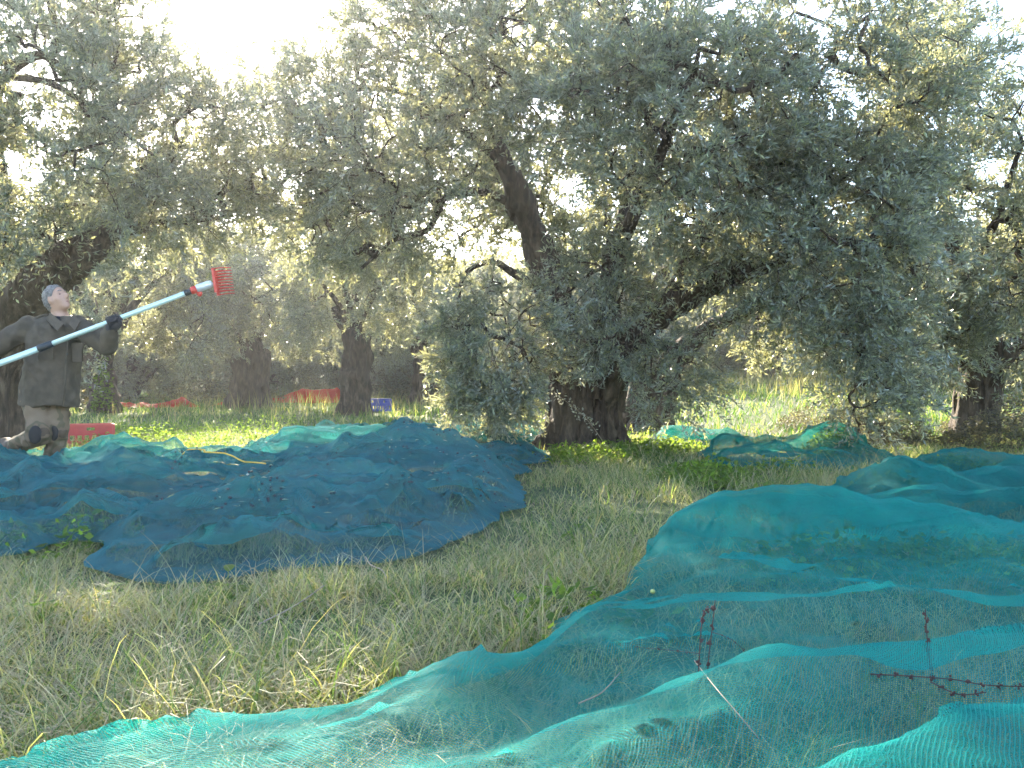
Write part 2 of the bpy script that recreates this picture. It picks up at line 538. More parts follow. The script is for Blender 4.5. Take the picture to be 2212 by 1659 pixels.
MAT['stem_pale'] = plain('stem_pale', (0.26, 0.20, 0.14), 0.7, var=0.2)
def camo():
    m, nt, out = newmat('camo_trousers')
    tc = N(nt, 'ShaderNodeTexCoord')
    n1 = N(nt, 'ShaderNodeTexNoise', Scale=6.0, Detail=2.0)
    n2 = N(nt, 'ShaderNodeTexNoise', Scale=60.0, Detail=4.0)
    nt.links.new(tc.outputs['Object'], n1.inputs['Vector']); nt.links.new(tc.outputs['Object'], n2.inputs['Vector'])
    rp = ramp(nt, [(0.0, (0.080, 0.052, 0.032)), (0.43, (0.15, 0.10, 0.062)), (0.52, (0.10, 0.078, 0.044)), (0.6, (0.175, 0.12, 0.078))], 'CONSTANT')
    nt.links.new(n1.outputs[0], rp.inputs[0])
    p = N(nt, 'ShaderNodeBsdfPrincipled', Roughness=0.9)
    nt.links.new(rp.outputs[0], p.inputs['Base Color'])
    b = N(nt, 'ShaderNodeBump', Strength=0.3, Distance=0.004)
    nt.links.new(n2.outputs[0], b.inputs['Height']); nt.links.new(b.outputs[0], p.inputs['Normal'])
    nt.links.new(p.outputs[0], out.inputs[0])
    return m
MAT['camo'] = camo()

# ------------------------------------------------------------------ terrain
def ground_z(x, y):
    x = np.asarray(x, float); y = np.asarray(y, float)
    z = 0.012 * np.maximum(y - 10, 0)
    z = z + 0.042 * np.maximum(y - 14, 0) * smooth(0.5, 6.0, x)
    z = z + 0.10 * np.clip(y - 45, 0, 25)                         # the slope the grove climbs behind
    z = z + 0.05 * noise2(x * 0.35, y * 0.35) * smooth(1.5, 6, y) + 0.025 * noise2(x * 1.1, y * 1.1, 5)
    return z

def build_ground():
    xs = np.concatenate([np.linspace(-120, -22, 24)[:-1], np.linspace(-22, 22, 111), np.linspace(22, 120, 24)[1:]])
    ys = np.concatenate([np.linspace(-30, -2, 12)[:-1], np.linspace(-2, 40, 106), np.linspace(40, 140, 40)[1:]])
    X, Y = np.meshgrid(xs, ys, indexing='ij')
    Z = ground_z(X, Y)
    V = np.stack([X, Y, Z], -1).reshape(-1, 3)
    nx, ny = len(xs), len(ys)
    i = np.arange(nx - 1)[:, None] * ny + np.arange(ny - 1)[None, :]
    Q = np.stack([i, i + ny, i + ny + 1, i + 1], -1).reshape(-1, 4)
    link('ground', mesh_np('ground', V, [Q], MAT['ground'], True), kind='structure')
build_ground()

# ------------------------------------------------------------------ nets
def in_poly(x, y, poly):
    r = np.zeros(x.shape, bool)
    n = len(poly)
    for i in range(n):
        x0, y0 = poly[i]; x1, y1 = poly[(i + 1) % n]
        if y0 == y1: continue
        c = ((y0 > y) != (y1 > y)) & (x < (x1 - x0) * (y - y0) / (y1 - y0) + x0)
        r ^= c
    return r
def poly_dist(x, y, poly):
    d = np.full(x.shape, 1e9)
    n = len(poly)
    for i in range(n):
        a = np.array(poly[i]); b = np.array(poly[(i + 1) % n]); ab = b - a
        L = max(ab @ ab, 1e-9)
        t = np.clip(((x - a[0]) * ab[0] + (y - a[1]) * ab[1]) / L, 0, 1)
        d = np.minimum(d, np.hypot(x - a[0] - t * ab[0], y - a[1] - t * ab[1]))
    return d
def line_dist(x, y, pts):
    """distance to a polyline and the interpolated third value along it"""
    d = np.full(x.shape, 1e9); h = np.zeros(x.shape); sgn = np.zeros(x.shape)
    for i in range(len(pts) - 1):
        a = np.array(pts[i][:2]); b = np.array(pts[i+1][:2]); ab = b - a
        t = np.clip(((x - a[0]) * ab[0] + (y - a[1]) * ab[1]) / (ab @ ab), 0, 1)
        dd = np.hypot(x - a[0] - t * ab[0], y - a[1] - t * ab[1])
        m = dd < d
        d = np.where(m, dd, d); h = np.where(m, pts[i][2] + t * (pts[i+1][2] - pts[i][2]), h)
        sg = np.sign(ab[0] * (y - a[1]) - ab[1] * (x - a[0]))
        sgn = np.where(m, sg, sgn)
    return d, h, sgn

class Net:
    def __init__(s, poly, step, amps, mounds=(), ridges=(), base=0.05, edge=0.25, seed=0, aniso=(1, 1), rot=0.0, lateral=0.03, hold=.7, bump=.05, slack=1.03, stiff=.25, steps=45, carry=.5, hem=.09, layers=()):
        s.layers = layers; s.upper = []
        s.poly = [tuple(p) for p in poly]
        s.__dict__.update(step=step, amps=amps, mounds=mounds, ridges=ridges, base=base, edge=edge, seed=seed, aniso=aniso, rot=rot, lateral=lateral, hold=hold, bump=bump, slack=slack, stiff=stiff, steps=steps, carry=carry, hem=hem)
        P = np.array(s.poly); P = np.vstack([P, P[:1]])
        seg = []
        B = spline(np.vstack([P[-2:-1], P, P[1:2]]), 40 * len(P))[:, :2]
        # resample the closed smooth outline
        k0 = 40 * len(P) // (len(P) + 1); B = B[k0:-k0]
        L = np.concatenate([[0], np.cumsum(np.hypot(*np.diff(B, axis=0).T))])
        n = int(L[-1] / step)
        t = np.linspace(0, L[-1], n, endpoint=False)
        bx = np.interp(t, L, B[:, 0]); by = np.interp(t, L, B[:, 1])
        j = 0.10 * noise2(bx * 1.7, by * 1.7, seed + 9) + 0.04 * noise2(bx * 5, by * 5, seed + 4)
        j2 = 0.10 * noise2(bx * 1.7, by * 1.7, seed + 29) + 0.04 * noise2(bx * 5, by * 5, seed + 24)
        s.B = np.stack([bx + j * 1.1, by + j2 * 1.1], 1)
        s.outline = [tuple(p) for p in s.B[::max(1, len(s.B) // 160)]]
    def folds(s, x, y):
        c, sn = math.cos(s.rot), math.sin(s.rot)
        u = (x * c + y * sn) * s.aniso[0]; v = (-x * sn + y * c) * s.aniso[1]
        wu = 0.35 * noise2(x * 0.9, y * 0.9, s.seed + 3); wv = 0.35 * noise2(x * 0.9, y * 0.9, s.seed + 7)
        f = np.zeros(x.shape)
        for k, (fr, am) in enumerate(s.amps):
            n = noise2((u + wu) * fr, (v + wv) * fr, s.seed + 11 * k)
            r = 1 - np.abs(n) * 2.2
            f = f + am * np.clip(r, 0, 1) ** 2
        return f
    def height(s, x, y, e=None):
        if e is None: e = poly_dist(x, y, s.outline)
        f = s.folds(x, y)
        for (mx, my, mh, rx, ry) in s.mounds:
            q = ((x - mx) / rx) ** 2 + ((y - my) / ry) ** 2
            f = f + mh * np.exp(-q * 1.2)
        for pts, wf, wb in s.ridges:
            d, h, sg = line_dist(x, y, pts)
            w = np.where(sg > 0, wb, wf)
            f = f + h * np.exp(-(d / w) ** 2)
        ef = smooth(-0.02, s.edge, e)
        return ground_z(x, y) + 0.02 + (s.base + f) * (0.12 + 0.88 * ef)
    def floor(s, x, y, e=None):
        """what holds the cloth up: soil, pressed grass and the plants under it"""
        if e is None: e = poly_dist(x, y, s.outline)
        f = np.zeros(x.shape)
        for (mx, my, mh, rx, ry) in s.mounds:
            f = f + s.hold * mh * np.exp(-1.2 * (((x - mx) / rx) ** 2 + ((y - my) / ry) ** 2))
        for pts, wf, wb in s.ridges:
            d, h, sg = line_dist(x, y, pts)
            f = f + s.hold * h * np.exp(-(d / np.where(sg > 0, wb, wf)) ** 2)
        f = f + s.carry * s.folds(x, y)
        f = f + s.bump * np.clip(noise2(x * 2.6, y * 2.6, s.seed + 50) + .3, 0, 1) + s.bump * .4 * noise2(x * 7, y * 7, s.seed + 60)
        return ground_z(x, y) + .02 + (s.base + f) * (.12 + .88 * smooth(-.02, s.edge, e))
    def drape(s, V0, T):
        """let the slack cloth fall onto the ground under it (position based dynamics)"""
        lo = V0[:, :2].min(0) - .3; hi = V0[:, :2].max(0) + .3; h = .05
        gx = np.arange(lo[0], hi[0] + h, h); gy = np.arange(lo[1], hi[1] + h, h)
        GX, GY = np.meshgrid(gx, gy, indexing='ij')
        ins = in_poly(GX, GY, s.outline)
        G = s.floor(GX.ravel(), GY.ravel(), (np.where(ins, 1, -1) * poly_dist(GX, GY, s.outline)).ravel()).reshape(GX.shape)
        def fl(x, y):
            u = np.clip((x - lo[0]) / h, 0, len(gx) - 1.001); v = np.clip((y - lo[1]) / h, 0, len(gy) - 1.001)
            i = u.astype(int); j = v.astype(int); a = u - i; b = v - j
            return (G[i, j] * (1-a) + G[i+1, j] * a) * (1-b) + (G[i, j+1] * (1-a) + G[i+1, j+1] * a) * b
        E = np.vstack([T[:, [0, 1]], T[:, [1, 2]], T[:, [2, 0]]]); opp = np.concatenate([T[:, 2], T[:, 0], T[:, 1]])
        key = np.sort(E, 1); o = np.lexsort((key[:, 1], key[:, 0])); key = key[o]; opp = opp[o]
        new = np.concatenate([[True], np.any(key[1:] != key[:-1], 1)])
        ed = key[new]
        dup = np.nonzero(~new)[0]
        bend = np.stack([opp[dup - 1], opp[dup]], 1)
        n = len(V0)
        V0 = V0.copy(); V0[:, 2] += .02
        Lr = np.linalg.norm(V0[ed[:, 0]] - V0[ed[:, 1]], axis=1) * s.slack
        Br = np.linalg.norm(V0[bend[:, 0], :2] - V0[bend[:, 1], :2], axis=1) * (s.slack + .02)
        cnt = np.bincount(ed.ravel(), minlength=n).astype(float)
        cb = np.maximum(np.bincount(bend.ravel(), minlength=n), 1).astype(float)
        def project(p, ij, rest, c, w):
            d = p[ij[:, 0]] - p[ij[:, 1]]
            L = np.maximum(np.linalg.norm(d, axis=1), 1e-9)
            q = d * ((L - rest) / L * .5)[:, None]
            for k in range(3):
                p[:, k] += w * (np.bincount(ij[:, 1], q[:, k], n) - np.bincount(ij[:, 0], q[:, k], n)) / c
        p = V0.copy(); v = np.zeros_like(p); dt = .025
        for it in range(s.steps):
            v[:, 2] -= 9.8 * dt * .5
            v *= .93
            x0 = p.copy()
            p = p + v * dt
            for k in range(3):
                project(p, ed, Lr, cnt, 1.5)
                project(p, bend, Br, cb, s.stiff)
                f = fl(p[:, 0], p[:, 1])
                c = p[:, 2] < f + .004
                p[:, 2] = np.maximum(p[:, 2], f)
                p[c, :2] = x0[c, :2] + (p[c, :2] - x0[c, :2]) * .5
            v = (p - x0) / dt
            sp = np.linalg.norm(v, axis=1, keepdims=True); v *= np.minimum(1, 1.2 / np.maximum(sp, 1e-6))
        for _ in range(1):                       # even out single-vertex spikes
            avg = np.stack([np.bincount(ed.ravel(), p[ed[:, ::-1].ravel(), k], n) / cnt for k in range(3)], 1)
            p = p * .8 + avg * .2
        return p
    def build(s, name, mat, label, cat='net', group=None, parent=None):
        P = np.array(s.outline)
        lo, hi = P.min(0), P.max(0)
        h = s.step
        gx = np.arange(lo[0], hi[0], h); gy = np.arange(lo[1], hi[1], h * 0.866)
        X, Y = np.meshgrid(gx, gy, indexing='ij')
        X = X + (np.arange(len(gy)) % 2)[None, :] * h * 0.5
        r = np.random.default_rng(s.seed + 100)
        X = (X + r.uniform(-.15, .15, X.shape) * h).ravel(); Y = (Y + r.uniform(-.15, .15, Y.shape) * h).ravel()
        m = in_poly(X, Y, [tuple(p) for p in s.B])
        X, Y = X[m], Y[m]
        e = poly_dist(X, Y, s.outline)
        m = e > h * 0.6
        X, Y = X[m], Y[m]
        pts = [Vector(p) for p in s.B] + [Vector((a, b)) for a, b in zip(X, Y)]
        nb = len(s.B)
        ed = [(i, (i + 1) % nb) for i in range(nb)]
        vo, eo, fo, *_ = delaunay_2d_cdt(pts, ed, [list(range(nb))], 1, 1e-6)
        V2 = np.array([tuple(v) for v in vo])
        T = np.array([f for f in fo if len(f) == 3])
        x, y = V2[:, 0], V2[:, 1]
        z = s.height(x, y)
        V = s.drape(np.stack([x, y, z], 1), T)
        s.bvh = BVHTree.FromPolygons([tuple(v) for v in V], [tuple(t) for t in T.tolist()])
        me = mesh_np(name, V, [T], mat, True)
        # cloth coordinates in metres, stretched with the slope so that the knit keeps its size
        c, sn = math.cos(s.rot + 0.6), math.sin(s.rot + 0.6)
        ux = x + 0.35 * z; uy = y + 0.55 * z
        U = np.stack([ux * c + uy * sn, -ux * sn + uy * c], 1)
        uvl = me.uv_layers.new(name='cloth')
        li = np.empty(len(me.loops), np.int32); me.loops.foreach_get('vertex_index', li)
        uvl.data.foreach_set('uv', U[li].astype(np.float32).ravel())
        o = link(name, me, parent, label=label, cat=cat, group=group)
        # the hem: the cloth's border folded back on itself
        e = poly_dist(x, y, s.outline)
        hw = np.full(len(x), max(s.hem, 2.5 * s.step) if s.hem else -1.0)
        k = (e[T] < hw[T]).all(1)
        if k.any():
            T2 = T[k]; used = np.unique(T2); mp = np.full(len(V), -1); mp[used] = np.arange(len(used))
            V2 = V[used].copy(); V2[:, 2] += .010 + .008 * noise2(V2[:, 0] * 8, V2[:, 1] * 8, s.seed)
            hm = mesh_np('hem', V2, [mp[T2]], mat, True)
            ul = hm.uv_layers.new(name='cloth'); li = np.empty(len(hm.loops), np.int32); hm.loops.foreach_get('vertex_index', li)
            ul.data.foreach_set('uv', (U[used] + .003)[li].astype(np.float32).ravel())
            link('hem', hm, parent or o)
        for i, (poly, lift, sd) in enumerate(s.layers):
            f = Net(poly, s.step * 1.1, [(fr, am * .8) for fr, am in s.amps], base=s.base + lift, edge=.10, seed=s.seed + 200 + sd, aniso=s.aniso, rot=s.rot + .5 * sd, slack=s.slack, stiff=s.stiff, steps=s.steps, carry=s.carry, hem=0)
            under = s
            f.floor = lambda x, y, e=None, f=f: np.maximum(under.floor(x, y), 0) + .006 + lift * smooth(0, .15, poly_dist(x, y, f.outline) if e is None else e) + .5 * f.folds(x, y) * smooth(0, .2, poly_dist(x, y, f.outline) if e is None else e)
            f.height = lambda x, y, e=None, f=f: f.floor(x, y, e) + .03 + .3 * f.folds(x, y)
            f.build('fold', mat, None, None, None, parent=o)
            s.upper.append(f)
        return o

NETS = []
# the near net in the right foreground
netA = Net([(-1.9, 1.0), (-1.35, 1.62), (-1.02, 1.75), (-.78, 1.86), (-.52, 2.0), (-.34, 2.2), (-.13, 2.24), (.0, 2.42), (.16, 2.82), (.47, 3.4), (.62, 3.75), (.95, 4.1), (1.3, 4.25), (2.0, 4.35), (3.2, 4.2), (3.4, 3.0), (2.4, 1.2), (1.2, .75), (-.4, .7)],
    0.024, [(0.9, 0.05), (2.2, 0.055), (5, 0.03), (11, .008)], base=0.075, edge=0.16, seed=1, rot=0.5, aniso=(.45, 1.6), slack=1.06, stiff=.08,
    layers=[([(.62, 3.6), (.95, 3.95), (1.6, 4.1), (2.2, 4.0), (2.0, 3.75), (1.2, 3.65)], .015, 1), ([(.2, 1.2), (.6, 1.55), (1.3, 1.75), (1.5, 1.5), (1.0, 1.25), (.5, 1.0)], .012, 3)],
    mounds=[(1.35, 3.85, .17, .8, .28), (2.3, 3.5, .17, .7, .45), (1.3, 3.0, .05, .6, .4)],
    ridges=[([(.5, 3.4, .07), (.68, 3.75, .15), (1.1, 4.0, .15), (1.9, 3.95, .10)], .22, .16),
            ([(-.16, 2.0, .03), (.0, 2.3, .05), (.35, 2.52, .10), (.9, 2.62, .13), (1.6, 2.55, .14)], .22, .13),
            ([(-.05, 1.45, .10), (.3, 1.72, .13), (.65, 1.95, .15), (1.2, 2.05, .17), (1.7, 2.0, .16)], .22, .10),
            ([(.55, 1.35, .10), (.9, 1.6, .14), (1.4, 1.7, .15)], .18, .08),
            ([(-1.2, 1.55, .03), (-.75, 1.72, .04), (-.3, 1.9, .04)], .10, .08),
            ([(-.45, 1.45, .03), (-.2, 1.75, .05), (-.1, 2.05, .04)], .08, .10)])
# the mound net behind it
netB = Net([(1.5, 4.6), (1.75, 5.0), (1.72, 5.6), (2.1, 6.0), (2.8, 6.0), (3.3, 5.9), (4.6, 6.0), (5.2, 5.0), (4.4, 4.2), (3.2, 4.0), (2.2, 4.3)],
    0.04, [(1.4, 0.09), (3.2, 0.06), (7, .03)], base=0.05, edge=0.22, seed=2, slack=1.05, stiff=.15,
    layers=[([(1.9, 4.7), (2.6, 4.6), (3.3, 4.9), (3.2, 5.5), (2.5, 5.3), (2.0, 5.2)], .02, 1), ([(3.0, 5.0), (4.0, 4.8), (4.6, 5.3), (4.0, 5.8), (3.2, 5.7)], .03, 2)],
    mounds=[(2.35, 5.3, .36, .42, .42), (3.25, 5.35, .22, .5, .5), (4.2, 5.2, .3, .6, .6)],
    ridges=[([(1.8, 4.75, .10), (2.3, 4.85, .12), (2.9, 4.7, .12), (3.6, 4.9, .1)], .12, .06), ([(2.35, 5.2, .1), (2.75, 4.9, .12), (3.0, 4.5, .06)], .09, .07), ([(3.0, 5.6, .1), (3.6, 5.3, .12), (4.4, 5.4, .1)], .1, .07)])
netD = Net([(3.0, 6.3), (3.1, 7.1), (3.9, 7.5), (5.2, 7.4), (5.8, 6.6), (5.0, 6.1), (4.0, 6.05)],
    0.045, [(1.4, 0.09), (3.2, 0.06), (7, .03)], base=0.05, edge=0.25, seed=3, lateral=.06,
    mounds=[(3.65, 6.9, .30, .5, .4), (4.6, 6.7, .25, .5, .4)])
netC = Net([(1.85, 8.5), (2.15, 8.9), (2.05, 9.7), (2.7, 10.0), (3.5, 10.2), (4.0, 9.8), (4.1, 9.0), (3.5, 8.3), (2.9, 7.9), (2.4, 8.1)],
    0.045, [(1.5, 0.10), (3.5, 0.05), (8, .02)], base=0.05, edge=0.22, seed=4, lateral=.06,
    mounds=[(3.55, 9.5, .40, .42, .4), (2.6, 9.5, .12, .5, .3)],
    ridges=[([(2.1, 8.7, .1), (2.7, 8.9, .13), (3.4, 8.7, .1)], .11, .07), ([(2.3, 9.4, .14), (2.9, 9.3, .12), (3.4, 9.4, .1)], .11, .07), ([(2.5, 8.3, .08), (3.0, 8.6, .1)], .09, .07)])
netE = Net([(1.95, 11.7), (2.0, 12.3), (2.4, 12.5), (3.0, 12.2), (3.3, 11.6), (2.9, 11.2), (2.3, 11.4)],
    0.045, [(1.8, 0.08), (5, 0.03)], base=0.06, edge=0.2, seed=5, lateral=.06,
    mounds=[(2.3, 12.0, .26, .35, .3), (2.8, 11.8, .14, .4, .3)])
# the wide dark net on the left
netF = Net([(-5.6, 5.6), (-4.0, 4.5), (-2.9, 4.05), (-2.4, 3.95), (-2.22, 4.25), (-2.0, 4.2), (-1.8, 3.75), (-1.52, 3.45), (-1.15, 3.65), (-.85, 3.9), (-.42, 4.05), (-.12, 5.0), (.06, 6.2), (.0, 7.4), (.1, 8.4), (-.8, 8.9), (-2.2, 8.7), (-3.0, 8.0), (-3.5, 8.4), (-4.4, 8.6), (-5.8, 8.0)],
    0.036, [(0.7, 0.10), (1.4, 0.13), (3.0, 0.085), (6.5, .04)], base=0.03, edge=0.22, seed=6, aniso=(0.42, 1.35), rot=0.25, slack=1.06, stiff=.06,
    layers=[([(-3.2, 4.6), (-2.2, 5.2), (-1.2, 5.0), (-.6, 5.6), (-1.0, 6.3), (-2.4, 6.2), (-3.4, 5.7)], .03, 1), ([(-1.6, 6.2), (-.7, 5.9), (-.1, 6.3), (-.15, 7.3), (-1.0, 7.6), (-1.8, 7.1)], .04, 2), ([(-4.6, 6.0), (-3.4, 6.2), (-2.5, 7.0), (-3.0, 7.6), (-4.2, 7.5), (-5.0, 6.9)], .03, 3), ([(-1.7, 3.95), (-1.2, 4.2), (-.6, 4.5), (-.5, 5.0), (-1.3, 4.9), (-1.9, 4.6)], .03, 4), ([(-3.0, 7.2), (-2.0, 7.0), (-1.2, 7.8), (-1.6, 8.5), (-2.7, 8.1)], .03, 5)],
    mounds=[(-.75, 6.7, .26, .75, .5), (-.35, 5.3, .16, .35, .45), (-2.05, 4.25, .24, .28, .3), (-3.45, 7.55, .30, .45, .3), (-4.3, 6.3, .20, .6, .5), (-2.2, 6.6, .1, 1., .5), (-1.6, 4.6, .08, .5, .3)],
    ridges=[([(-2.0, 4.2, .12), (-1.5, 4.5, .12), (-.9, 4.75, .15), (-.35, 5.2, .12)], .12, .06),
            ([(-3.7, 5.3, .10), (-2.5, 5.5, .15), (-1.5, 5.35, .13), (-.7, 5.7, .16), (-.2, 6.2, .1)], .12, .06),
            ([(-4.8, 6.4, .14), (-3.3, 6.3, .12), (-2.1, 6.5, .16), (-1.0, 6.35, .12)], .13, .06),
            ([(-2.05, 4.2, .14), (-2.5, 4.9, .12), (-3.1, 5.4, .06)], .09, .06),
            ([(-1.5, 3.65, .06), (-1.1, 4.1, .12), (-1.2, 4.7, .06)], .08, .06),
            ([(-3.4, 7.3, .12), (-2.4, 7.4, .13), (-1.3, 7.1, .12), (-.5, 7.5, .12), (0, 8.1, .08)], .13, .06),
            ([(-.9, 4.3, .05), (-.6, 5.0, .14), (-.75, 5.5, .05)], .08, .06)])
netG = Net([(-2.9, 8.9), (-3.25, 10.2), (-3.3, 11.8), (-2.5, 12.8), (-1.0, 13.0), (.2, 13.0), (.5, 12.2), (.28, 11.0), (.45, 9.9), (.2, 8.7), (-.8, 8.6), (-2.0, 8.4)],
    0.055, [(0.8, 0.10), (1.5, 0.13), (3.3, 0.08), (7, .035)], base=0.03, edge=0.3, seed=8, aniso=(0.42, 1.3), slack=1.06, stiff=.06,
    layers=[([(-2.6, 9.2), (-1.4, 9.0), (-.9, 9.9), (-1.8, 10.6), (-2.8, 10.2)], .03, 1), ([(-1.2, 10.4), (-.1, 10.2), (.1, 11.4), (-.8, 12.0), (-1.7, 11.4)], .04, 2)],
    mounds=[(0., 12.3, .16, .6, .5), (-2.6, 12.2, .12, .8, .4)],
    ridges=[([(-2.8, 9.3, .12), (-1.6, 9.1, .14), (-.4, 9.4, .12), (.2, 9.1, .08)], .14, .07), ([(-3.0, 10.4, .10), (-1.8, 10.2, .15), (-.6, 10.6, .12), (.1, 10.5, .08)], .14, .07), ([(-2.6, 11.6, .12), (-1.2, 11.4, .14), (-.2, 11.8, .1)], .14, .07)])
NETS = [netA, netB, netC, netD, netE, netF, netG]
netA.build('olive_net', MAT['net_teal'], 'see-through turquoise harvest net spread over the near right foreground', group='harvest nets on the ground')
netB.build('olive_net', MAT['net_teal_dense'], 'teal net draped over a rounded mound just behind the near turquoise net', group='harvest nets on the ground')
netC.build('olive_net', MAT['net_teal_dense'], 'crumpled teal net with a peaked hump, right of the big olive trunk', group='harvest nets on the ground')
netD.build('olive_net', MAT['net_teal_dense'], 'low billowing teal net at the right edge, before the right-hand olive trunk', group='harvest nets on the ground')
netE.build('olive_net', MAT['net_teal_dense'], 'small dark teal net bundle lying against the foot of the leaning trunk', group='harvest nets on the ground')
netF.build('olive_net', MAT['net_teal_shade'], 'wide dark blue-green net in heavy folds at the man\'s feet', group='harvest nets on the ground')
netG.build('olive_net', MAT['net_teal_shade'], 'net tinted dark blue-green as in shade, spread flat left of the big olive trunk, farther back', group='harvest nets on the ground')
netR1 = Net([(-8.0, 27.2), (-7.4, 28.6), (-5.6, 28.6), (-5.2, 27.4), (-6.5, 26.9)], 0.09, [(1.0, .1), (3, .05)], base=.08, edge=.35, seed=12, hem=0,
    mounds=[(-6.6, 27.9, .45, .9, .5), (-5.7, 27.9, .3, .5, .5)])
netR1.build('red_net', MAT['net_red'], 'sunlit red net heaped between two trunks in the background', group='red nets far back')
netR2 = Net([(-11.5, 23.6), (-11.0, 24.8), (-9.2, 24.7), (-8.8, 23.9), (-10, 23.4)], 0.09, [(1.2, .12), (3, .05)], base=.06, edge=.35, seed=13, hem=0,
    mounds=[(-9.5, 24.2, .18, .5, .3)])
netR2.build('red_net', MAT['net_red'], 'low red net lying in the grass behind the man', group='red nets far back')
netR3 = Net([(-8.9, 25.2), (-8.6, 26.0), (-7.6, 26.0), (-7.5, 25.4)], 0.09, [(1.2, .12), (3, .05)], base=.06, edge=.3, seed=14, hem=0, mounds=[(-8.2, 25.6, .12, .4, .3)])
netR3.build('red_net', MAT['net_red'], 'small strip of red net left of the gnarled background trunk', group='red nets far back')

# ------------------------------------------------------------------ trees
def leaves_geometry(B, D, Nn, L, W, curl):
    S = unit(np.cross(D, Nn))
    n = len(B)
    V = np.empty((n, 4, 3), np.float32)
    mid = B + D * (L * 0.48)[:, None] + Nn * (curl * L * 0.10)[:, None]
    V[:, 0] = B
    V[:, 1] = mid + S * (W * 0.5)[:, None]
    V[:, 2] = B + D * L[:, None] - Nn * (curl * L * 0.18)[:, None]
    V[:, 3] = mid - S * (W * 0.5)[:, None]
    return V.reshape(-1, 3), np.arange(n * 4).reshape(-1, 4)

def rand_dirs(n, r):
    v = r.normal(size=(n, 3))
    return unit(v)

def twigs_to_leaves(P, T, ln, npair, LL, LW, r):
    """P positions, T directions of twigs, opposite leaves in pairs along each"""
    n = len(P)
    k = np.arange(npair)
    f = (k + 0.7) / npair
    a = unit(np.cross(T, rand_dirs(n, r)))
    b = np.cross(T, a)
    # droop of twig
    pos = P[:, None, :] + T[:, None, :] * (ln[:, None] * f)[:, :, None]
    pos[..., 2] -= (ln[:, None] * f ** 2 * 0.25)
    out_B, out_D, out_N = [], [], []
    for s in (-1, 1):
        ang = (k * (math.pi / 2))[None, :] + r.normal(0, 0.35, (n, npair))
        side = (np.cos(ang)[..., None] * a[:, None, :] + np.sin(ang)[..., None] * b[:, None, :]) * s
        spread = r.uniform(0.5, 1.0, (n, npair))[..., None]
        d = unit(T[:, None, :] * (1.05 - 0.2 * (1 - f))[None, :, None] + side * spread + r.normal(0, .12, (n, npair, 3)))
        nn = unit(np.cross(np.cross(side, T[:, None, :]), d) + r.normal(0, .25, (n, npair, 3)))
        out_B.append(pos.reshape(-1, 3)); out_D.append(d.reshape(-1, 3)); out_N.append(nn.reshape(-1, 3))
    B = np.vstack(out_B); D = np.vstack(out_D); Nn = np.vstack(out_N)
    m = r.random(len(B)) < 0.88
    B, D, Nn = B[m], D[m], Nn[m]
    Nn = unit(Nn - D * np.sum(Nn * D, 1, keepdims=True))
    L = LL * r.uniform(0.65, 1.2, len(B)); W = LW * r.uniform(0.75, 1.2, len(B))
    return leaves_geometry(B, D, Nn, L, W, r.uniform(-.6, 1.4, len(B)))

